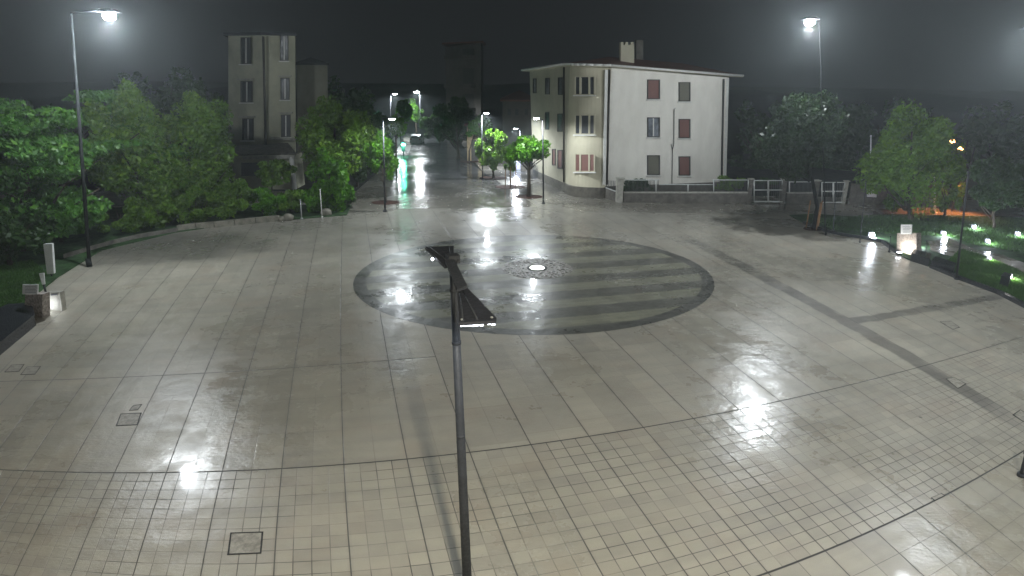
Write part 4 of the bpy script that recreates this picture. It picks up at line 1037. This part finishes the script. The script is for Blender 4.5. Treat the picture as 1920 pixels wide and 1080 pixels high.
# thin poles, flag masts
def pole(name, label, cat, base, topp, r, mat, group=None, dY=0):
    b = W(*base); tp = P(topp[0], topp[1], b.y)
    t = thing(name, label, cat, (b.x, b.y, 0), group)
    MB().tube([b, tp], [r, r * .7], 8).build('shaft', M[mat], t)
    MB().tube([b, b + Vector((0, 0, .1))], r * 2, 10).build('foot', M[mat], t)
    MB().ball(tp, r * 1.3, 8, 6).build('finial', M[mat], t)
    return t
pole('flag_mast', 'short white mast showing above the boundary wall left of the lit tree', 'mast', (1631, 384), (1633, 255), .07, 'sign')
pole('flag_mast', 'white mast standing out of the lit tree of the right garden', 'mast', (1753, 400), (1749, 243), .09, 'sign')
for (bs, tp_, lb) in (((1562, 437), (1568, 342), 'thin dark pole in front of the second white gate'),
        ((1612, 455), (1624, 340), 'thin dark pole left of the first ground lamp'), ((1672, 413), (1678, 370), 'thin dark pole behind the info stone'),
        ((1726, 415), (1729, 368), 'thin dark pole left of a second one behind the info stone'), ((1739, 416), (1742, 368), 'thin dark pole right of its neighbour behind the info stone'),
        ((1733, 497), (1738, 452), 'short dark post beside the info stone bench'), ((1667, 473), (1670, 443), 'short dark post left of the info stone')):
    pole('thin_post', lb, 'post', bs, tp_, .035, 'pole_dark', 'thin dark posts of the right garden')
t = pole('slim_lamp_post', 'tall slim unlit lamp post in the grass of the right garden', 'lamp post', (1793, 524), (1816, 323), .06, 'pole_dark')
pole('thin_post', 'dark metal post at the right edge of the view in the foreground', 'post', (1914, 893), (1924, 850), .05, 'pole_dark')
pole('thin_post', 'thin white pole standing in the left garden hedge', 'post', (604, 408), (600, 356), .04, 'white')
pole('thin_post', 'thin grey pole left of the white pole in the left garden hedge', 'post', (566, 411), (563, 375), .05, 'pole_grey')

# ground lamps
def ground_lamp(px, py, lb, power, r=.13, col=(.8, .87, 1.0)):
    p = W(px, py + 6); z = P(px, py, p.y).z; z = max(z, .25)
    t = thing('ground_lamp', lb, 'ground lamp', (p.x, p.y, 0), 'low ground lamps in the right garden')
    MB().tube([(p.x, p.y, 0), (p.x, p.y, z - r)], .06, 8).build('stem', M['pole_dark'], t)
    MB().box((p.x, p.y + r + .06, z), (.3, .08, .3)).build('housing', M['pole_dark'], t)
    MB().ball((p.x, p.y, z), r * .8, 12, 8).build('lens', M['led_small'], t)
    lamp('lamp_light', (p.x, p.y - r - .12, z + .05), power * 2, col, .1, t)
ground_lamp(1634, 441, 'ground lamp at the edge of the square with a long reflection', 160, .2)
ground_lamp(1769, 438, 'ground lamp behind the info stone beside the path', 90, .14)
ground_lamp(1826, 426, 'ground lamp farthest back in the grass', 80, .13)
ground_lamp(1852, 453, 'ground lamp right of the slim lamp post', 60, .10)
ground_lamp(1908, 439, 'rightmost ground lamp near the edge of the view', 90, .13)
ground_lamp(1723, 458, 'ground lamp half hidden behind the info stone', 40, .09)

# ---------------- right garden beds, grass, benches
def bed(name, pxs, h, mat, kind='structure', z0=0.0, **kw):
    pts = [W(x, y, 0) for x, y in pxs]
    return MB().slab([(p.x, p.y, z0) for p in pts], (0, 0, h)).build(name, M[mat], kind=kind, **kw)
bed('garden_bed', [(1480, 404), (1530, 402), (1630, 410), (1660, 402), (1920, 408), (2100, 420), (2100, 700), (1920, 575), (1868, 548), (1800, 523), (1742, 500), (1700, 486), (1679, 474), (1652, 452), (1620, 446), (1580, 440), (1548, 433), (1505, 418)], .06, 'lawn')
bed('garden_path', [(1740, 455), (1780, 448), (1830, 470), (1880, 480), (1960, 510), (1960, 545), (1900, 520), (1860, 505), (1800, 487), (1745, 472)], .012, 'walk', z0=.062)
# dark kerb along the plaza
kp = [W(x, y) for x, y in ((1505, 420), (1548, 435.5), (1580, 442.5), (1620, 448.5), (1652, 455), (1678, 475))]
kq = [W(x, y) for x, y in ((1742, 502), (1800, 526), (1868, 551), (1920, 578), (2020, 640))]
for kk in (kp, kq):
    mb = MB()
    for i in range(len(kk) - 1):
        a, c_ = kk[i], kk[i + 1]; n_ = Vector((-(c_ - a).y, (c_ - a).x, 0)).normalized() * .22
        mb.hexa([gz(a, 0), gz(c_, 0), gz(c_ + n_, 0), gz(a + n_, 0)], [gz(a, .2), gz(c_, .2), gz(c_ + n_, .2), gz(a + n_, .2)])
    mb.build('kerb', M['blackstone'], kind='structure')
# grass blades
def grass(pxs, n, hgt, name, label=None, mat='grass'):
    pts = [W(x, y) for x, y in pxs]; xs = np.array([p.x for p in pts]); ys = np.array([p.y for p in pts])
    out = []
    while len(out) < n:
        x = RS.uniform(xs.min(), xs.max()); y = RS.uniform(ys.min(), ys.max()); ins = False; j = len(pts) - 1
        for i in range(len(pts)):
            if (ys[i] > y) != (ys[j] > y) and x < (xs[j] - xs[i]) * (y - ys[i]) / (ys[j] - ys[i] + 1e-12) + xs[i]: ins = not ins
            j = i
        if ins: out.append((x, y))
    o = np.array(out); n = len(o); a = RS.uniform(0, 6.283, n); w = .02; h_ = hgt * RS.uniform(.5, 1.3, n); l = RS.normal(0, .35, (n, 2)) * h_[:, None]
    bx, by = np.cos(a) * w, np.sin(a) * w
    V = np.stack([np.stack([o[:, 0] - bx, o[:, 1] - by, np.full(n, .055)], 1), np.stack([o[:, 0] + bx, o[:, 1] + by, np.full(n, .055)], 1), np.stack([o[:, 0] + l[:, 0], o[:, 1] + l[:, 1], .055 + h_], 1)], 1).reshape(-1, 3)
    ob = np_mesh(name, V, np.arange(3 * n).reshape(-1, 3), M[mat]); tag(ob, label or 'short green grass lit by low lamps in the right garden', 'grass', None, 'stuff')
grass([(1800, 470), (1850, 485), (1905, 508), (1960, 540), (1960, 590), (1920, 572), (1868, 545), (1795, 518), (1775, 495)], 26000, .16, 'grass')
grass([(1640, 405), (1920, 410), (2000, 430), (2000, 490), (1880, 470), (1820, 460), (1780, 445), (1660, 440), (1560, 432), (1520, 412)], 30000, .14, 'grass', 'dim grass between the ground lamps of the right garden')
# info stones
def info_stone(pa, pb, ytop, pan, lb, lb2, lightp=None, power=60):
    a, c_ = W(*pa), W(*pb); pl = Plane(a, c_)
    ta, tb = pl.hit(pa[0] + 1, ytop), pl.hit(pb[0] - 1, ytop)
    t = thing('info_stone', lb, 'monument', (a.x, a.y, 0))
    MB().slab([gz(a, 0), gz(c_, 0), tb, ta], -pl.n * .35).build('slab', M['monolith'], t)
    f = pl.hit
    x0, x1, y0, y1 = pan
    MB().slab([f(x0, y1, .05), f(x1, y1, .05), f(x1 + .8, y0, .05), f(x0 + .3, y0, .05)], pl.n * .05).build('panel', M['sign'], t)
    mb = MB()
    for i in range(5):
        yy = y0 + (y1 - y0) * (.22 + .15 * i); xe = x1 - (2 if i % 2 else 4)
        mb.slab([f(x0 + 3, yy + .7, .103), f(xe, yy + .7, .103), f(xe, yy, .103), f(x0 + 3, yy, .103)], pl.n * .004)
    mb.build('text_lines', M['ink'], t)
    lp = (a + c_) / 2 + pl.n * .55
    l = thing('spotlight', lb.split(' stone')[0].strip() + ' stone uplight in front of its foot', 'spotlight', (lp.x, lp.y, 0))
    MB().box((lp.x, lp.y, .10), (.26, .16, .12)).build('housing', M['pole_dark'], l)
    MB().box((lp.x, lp.y, .175), (.22, .12, .03)).build('lens', M['led_small'], l)
    lamp('uplight', (lp.x, lp.y, .26), power * 3, (1.0, .95, .86), .06, l, spot=150, blend=.6, direction=(-pl.n.x * .8, -pl.n.y * .8, .6))
    return t
info_stone((1681, 471), (1719, 484), 437, (1690, 1710, 421, 439), 'speckled upright monument stone lit from below at the right garden', 'white text panel on top of the right monument stone', power=55)
info_stone((46, 590), (80, 596), 552, (44, 72, 533, 551), 'upright monument stone lit from below near the left edge', 'white text panel on top of the left monument stone', power=40)
# second stand at left
a, c_ = W(92, 581), W(117, 583); pl = Plane(a, c_)
t = thing('info_stand', 'pale stand with a small dark plaque right of the left monument stone', 'sign', (a.x, a.y, 0))
MB().slab([gz(a, 0), gz(c_, 0), pl.hit(112, 548), pl.hit(85, 549)], -pl.n * .25).build('body', M['cap'], t)
MB().slab([pl.hit(96, 554, .004), pl.hit(108, 553, .004), pl.hit(108, 550, .004), pl.hit(96, 551, .004)], pl.n * .03).build('plaque', M['ink'], t)
lp = (a * .8 + c_ * .2) + pl.n * .4
l = thing('spotlight', 'tiny white uplight beside the left info stand', 'spotlight', (lp.x, lp.y, 0))
MB().box((lp.x, lp.y, .07), (.12, .12, .14)).build('housing', M['pole_dark'], l)
MB().ball((lp.x, lp.y, .2), .07, 8, 6).build('lens', M['led_small'], l)
lamp('uplight', (lp.x, lp.y, .32), 14, COOL, .05, l)
def upright(name, lb, pxs, Yb, mat, d=.15, cat='pillar'):
    p = [P(x, y, Yb) for x, y in pxs]; zmin = min(q.z for q in p)
    t = thing(name, lb, cat, (p[0].x, Yb, 0))
    MB().slab(p, (0, d, 0)).build('panel', M[mat], t)
    c = (p[0] + p[1]) / 2
    if zmin > .03: MB().tube([(c.x, Yb + d / 2, 0), (c.x, Yb + d / 2, zmin + .01)], .05, 6).build('foot', M['pole_dark'], t)
Yp = W(96, 520).y
upright('banner_pillar', 'tall pale blue banner pillar near the left edge', [(88, 514), (101, 513), (97, 457), (81, 458)], Yp, 'sign')
upright('small_sign', 'small pale tilted sign below the tall banner pillar', [(79, 534), (84, 533), (82, 512), (73, 513)], W(80, 548).y, 'sign', .05, 'sign')
# dark blocks / benches
def block(lb, pxs, h, mat='blackstone', name='stone_bench', cat='bench', seat=True):
    pts = [W(x, y) for x, y in pxs]; c = sum(pts, Vector()) / len(pts)
    t = thing(name, lb, cat, (c.x, c.y, 0))
    MB().slab([(p.x, p.y, 0) for p in pts], (0, 0, h - .06)).build('block', M[mat], t)
    MB().slab([((p.x - c.x) * 1.04 + c.x, (p.y - c.y) * 1.04 + c.y, h - .058) for p in pts], (0, 0, .058)).build('seat_slab', M[mat], t)
block('large dark granite block at the left edge of the square', [(-40, 700), (68, 610), (62, 588), (20, 590), (-60, 625)], .5)
block('dark granite block in front of the right monument stone', [(1706, 489), (1740, 500), (1742, 490), (1712, 482)], .5)
block('long dark granite bench right of the monument stone', [(1744, 501), (1786, 515), (1790, 506), (1752, 493)], .42)
block('dark granite block in the lit grass at the right edge', [(1872, 538), (1888, 543), (1892, 536), (1878, 531)], .65)
t = ground_lamp(1893, 521, 'ground lamp beside the dark block in the lit grass', 45, .08, (1, 1, .92))
ground_lamp(1855, 486, 'ground lamp hidden in the tall bright grass', 30, .06, (1, 1, .92))

# left garden: lawn, pale wall, boulders
bed('garden_bed', [(-300, 640), (40, 600), (60, 560), (110, 520), (190, 470), (330, 436), (460, 418), (560, 411), (650, 404), (660, 385), (400, 385), (-200, 400)], .05, 'lawn')
grass([(-60, 620), (40, 596), (50, 560), (90, 515), (60, 490), (-60, 510)], 14000, .12, 'grass', 'short green grass behind the left monument stone')
wp = [(332, 434), (368, 430), (402, 427), (440, 423), (480, 419), (523, 415)]
lwt = thing('low_garden_wall', 'low pale stone wall bordering the left garden hedge', 'wall', tuple(W(332, 434)))
for i in range(len(wp) - 1):
    a, c_ = W(*wp[i]), W(*wp[i + 1]); d_ = (c_ - a).normalized() * .03
    a2, c2_ = a + d_, c_ - d_; n_ = Vector((0, .3, 0)); z = .42
    MB().hexa([gz(a2, 0), gz(c2_, 0), gz(c2_ + n_, 0), gz(a2 + n_, 0)], [gz(a2, z), gz(c2_, z), gz(c2_ + n_, z), gz(a2 + n_, z)]).build('wall_block', M['palestone'], lwt)
bp = [(120, 486), (200, 462), (260, 448), (330, 436)]
lwt = thing('low_garden_wall', 'dim mossy low wall continuing to the left lamp mast', 'wall', tuple(W(120, 486)))
for i in range(3):
    a, c_ = W(*bp[i]), W(*bp[i + 1]); n_ = Vector((0, .3, 0))
    MB().hexa([gz(a, 0), gz(c_, 0), gz(c_ + n_, 0), gz(a + n_, 0)], [gz(a, .3), gz(c_, .3), gz(c_ + n_, .3), gz(a + n_, .3)]).build('wall_block', M['wallstone'], lwt)
for (x, y, r, lb) in ((541, 413, .42, 'left one of the boulders at the end of the pale wall'), (522 + 6, 414, .3, 'small boulder touching the end of the pale wall'), (612, 404, .45, 'boulder right of the thin white pole')):
    p = W(x, y); mb = MB().ball((0, 0, 0), r, 14, 9, (1, .8, .75)); rn = random.Random(int(x))
    mb.v = [(p.x + v[0] * rn.uniform(.86, 1.1), p.y + v[1] * rn.uniform(.86, 1.1), r * .5 + v[2] * rn.uniform(.88, 1.1)) for v in mb.v]
    mb.build('boulder', M['palestone'], label=lb, cat='boulder', group='boulders at the left hedge')

# ================================================================== ATMOSPHERE
m, nt, out = newmat('rain_haze'); g = NG(nt)
vs = g.n('ShaderNodeVolumeScatter'); vs.inputs['Color'].default_value = (.86, .97, 1, 1); vs.inputs['Density'].default_value = .0013; vs.inputs['Anisotropy'].default_value = .6
nt.links.new(vs.outputs[0], out.inputs['Volume'])
hz_ = MB().hexa([(-220, -40, -1), (220, -40, -1), (220, 320, -1), (-220, 320, -1)], [(-220, -40, 55), (220, -40, 55), (220, 320, 55), (-220, 320, 55)]).build('haze', m, kind='structure')

w = bpy.data.worlds.new('World'); SC.world = w; w.use_nodes = True; nt = w.node_tree; nt.nodes.clear()
out = nt.nodes.new('ShaderNodeOutputWorld'); sky = nt.nodes.new('ShaderNodeTexSky'); sky.sky_type = 'NISHITA'; sky.sun_disc = False
sky.sun_elevation = math.radians(-4); sky.sun_rotation = math.radians(200)
b1 = nt.nodes.new('ShaderNodeBackground'); nt.links.new(sky.outputs[0], b1.inputs[0]); b1.inputs[1].default_value = .02
b2 = nt.nodes.new('ShaderNodeBackground'); b2.inputs[0].default_value = (.008, .0088, .0098, 1); b2.inputs[1].default_value = 1.0
ad = nt.nodes.new('ShaderNodeAddShader'); nt.links.new(b1.outputs[0], ad.inputs[0]); nt.links.new(b2.outputs[0], ad.inputs[1]); nt.links.new(ad.outputs[0], out.inputs[0])
sl = bpy.data.lights.new('moon', 'SUN'); sl.energy = .02; sl.angle = math.radians(10); sl.color = (.8, .88, 1)
so = bpy.data.objects.new('moon', sl); COL.objects.link(so); so.rotation_euler = (math.radians(35), 0, math.radians(20)); so.location = (0, 0, 40)

# ================================================================== CAMERA
cd = bpy.data.cameras.new('camera'); co = bpy.data.objects.new('camera', cd); COL.objects.link(co)
right = Vector((cR, -sR * sT, -sR * cT)); up = Vector((sR, cR * sT, cR * cT)); fwd = Vector((0, cT, -sT))
right = ray(960 + F, 540) - ray(960, 540); up = -(ray(960, 540 + F) - ray(960, 540)); fwd = ray(960, 540)
co.matrix_world = Matrix(((right.x, up.x, -fwd.x, 0), (right.y, up.y, -fwd.y, 0), (right.z, up.z, -fwd.z, H), (0, 0, 0, 1)))
cd.sensor_width = 36; cd.lens = 36 * F / 1920; cd.clip_start = .1; cd.clip_end = 2000
SC.camera = co
SC.view_settings.view_transform = 'Standard'; SC.view_settings.look = 'None'; SC.view_settings.exposure = 0
SC.render.engine = 'CYCLES'
cy = SC.cycles
cy.use_denoising = True
try: cy.denoiser = 'OPENIMAGEDENOISE'
except Exception: pass
cy.max_bounces = 4; cy.diffuse_bounces = 2; cy.glossy_bounces = 2; cy.transmission_bounces = 2; cy.volume_bounces = 0; cy.transparent_max_bounces = 4
cy.sample_clamp_indirect = 4; cy.caustics_reflective = False; cy.caustics_refractive = False
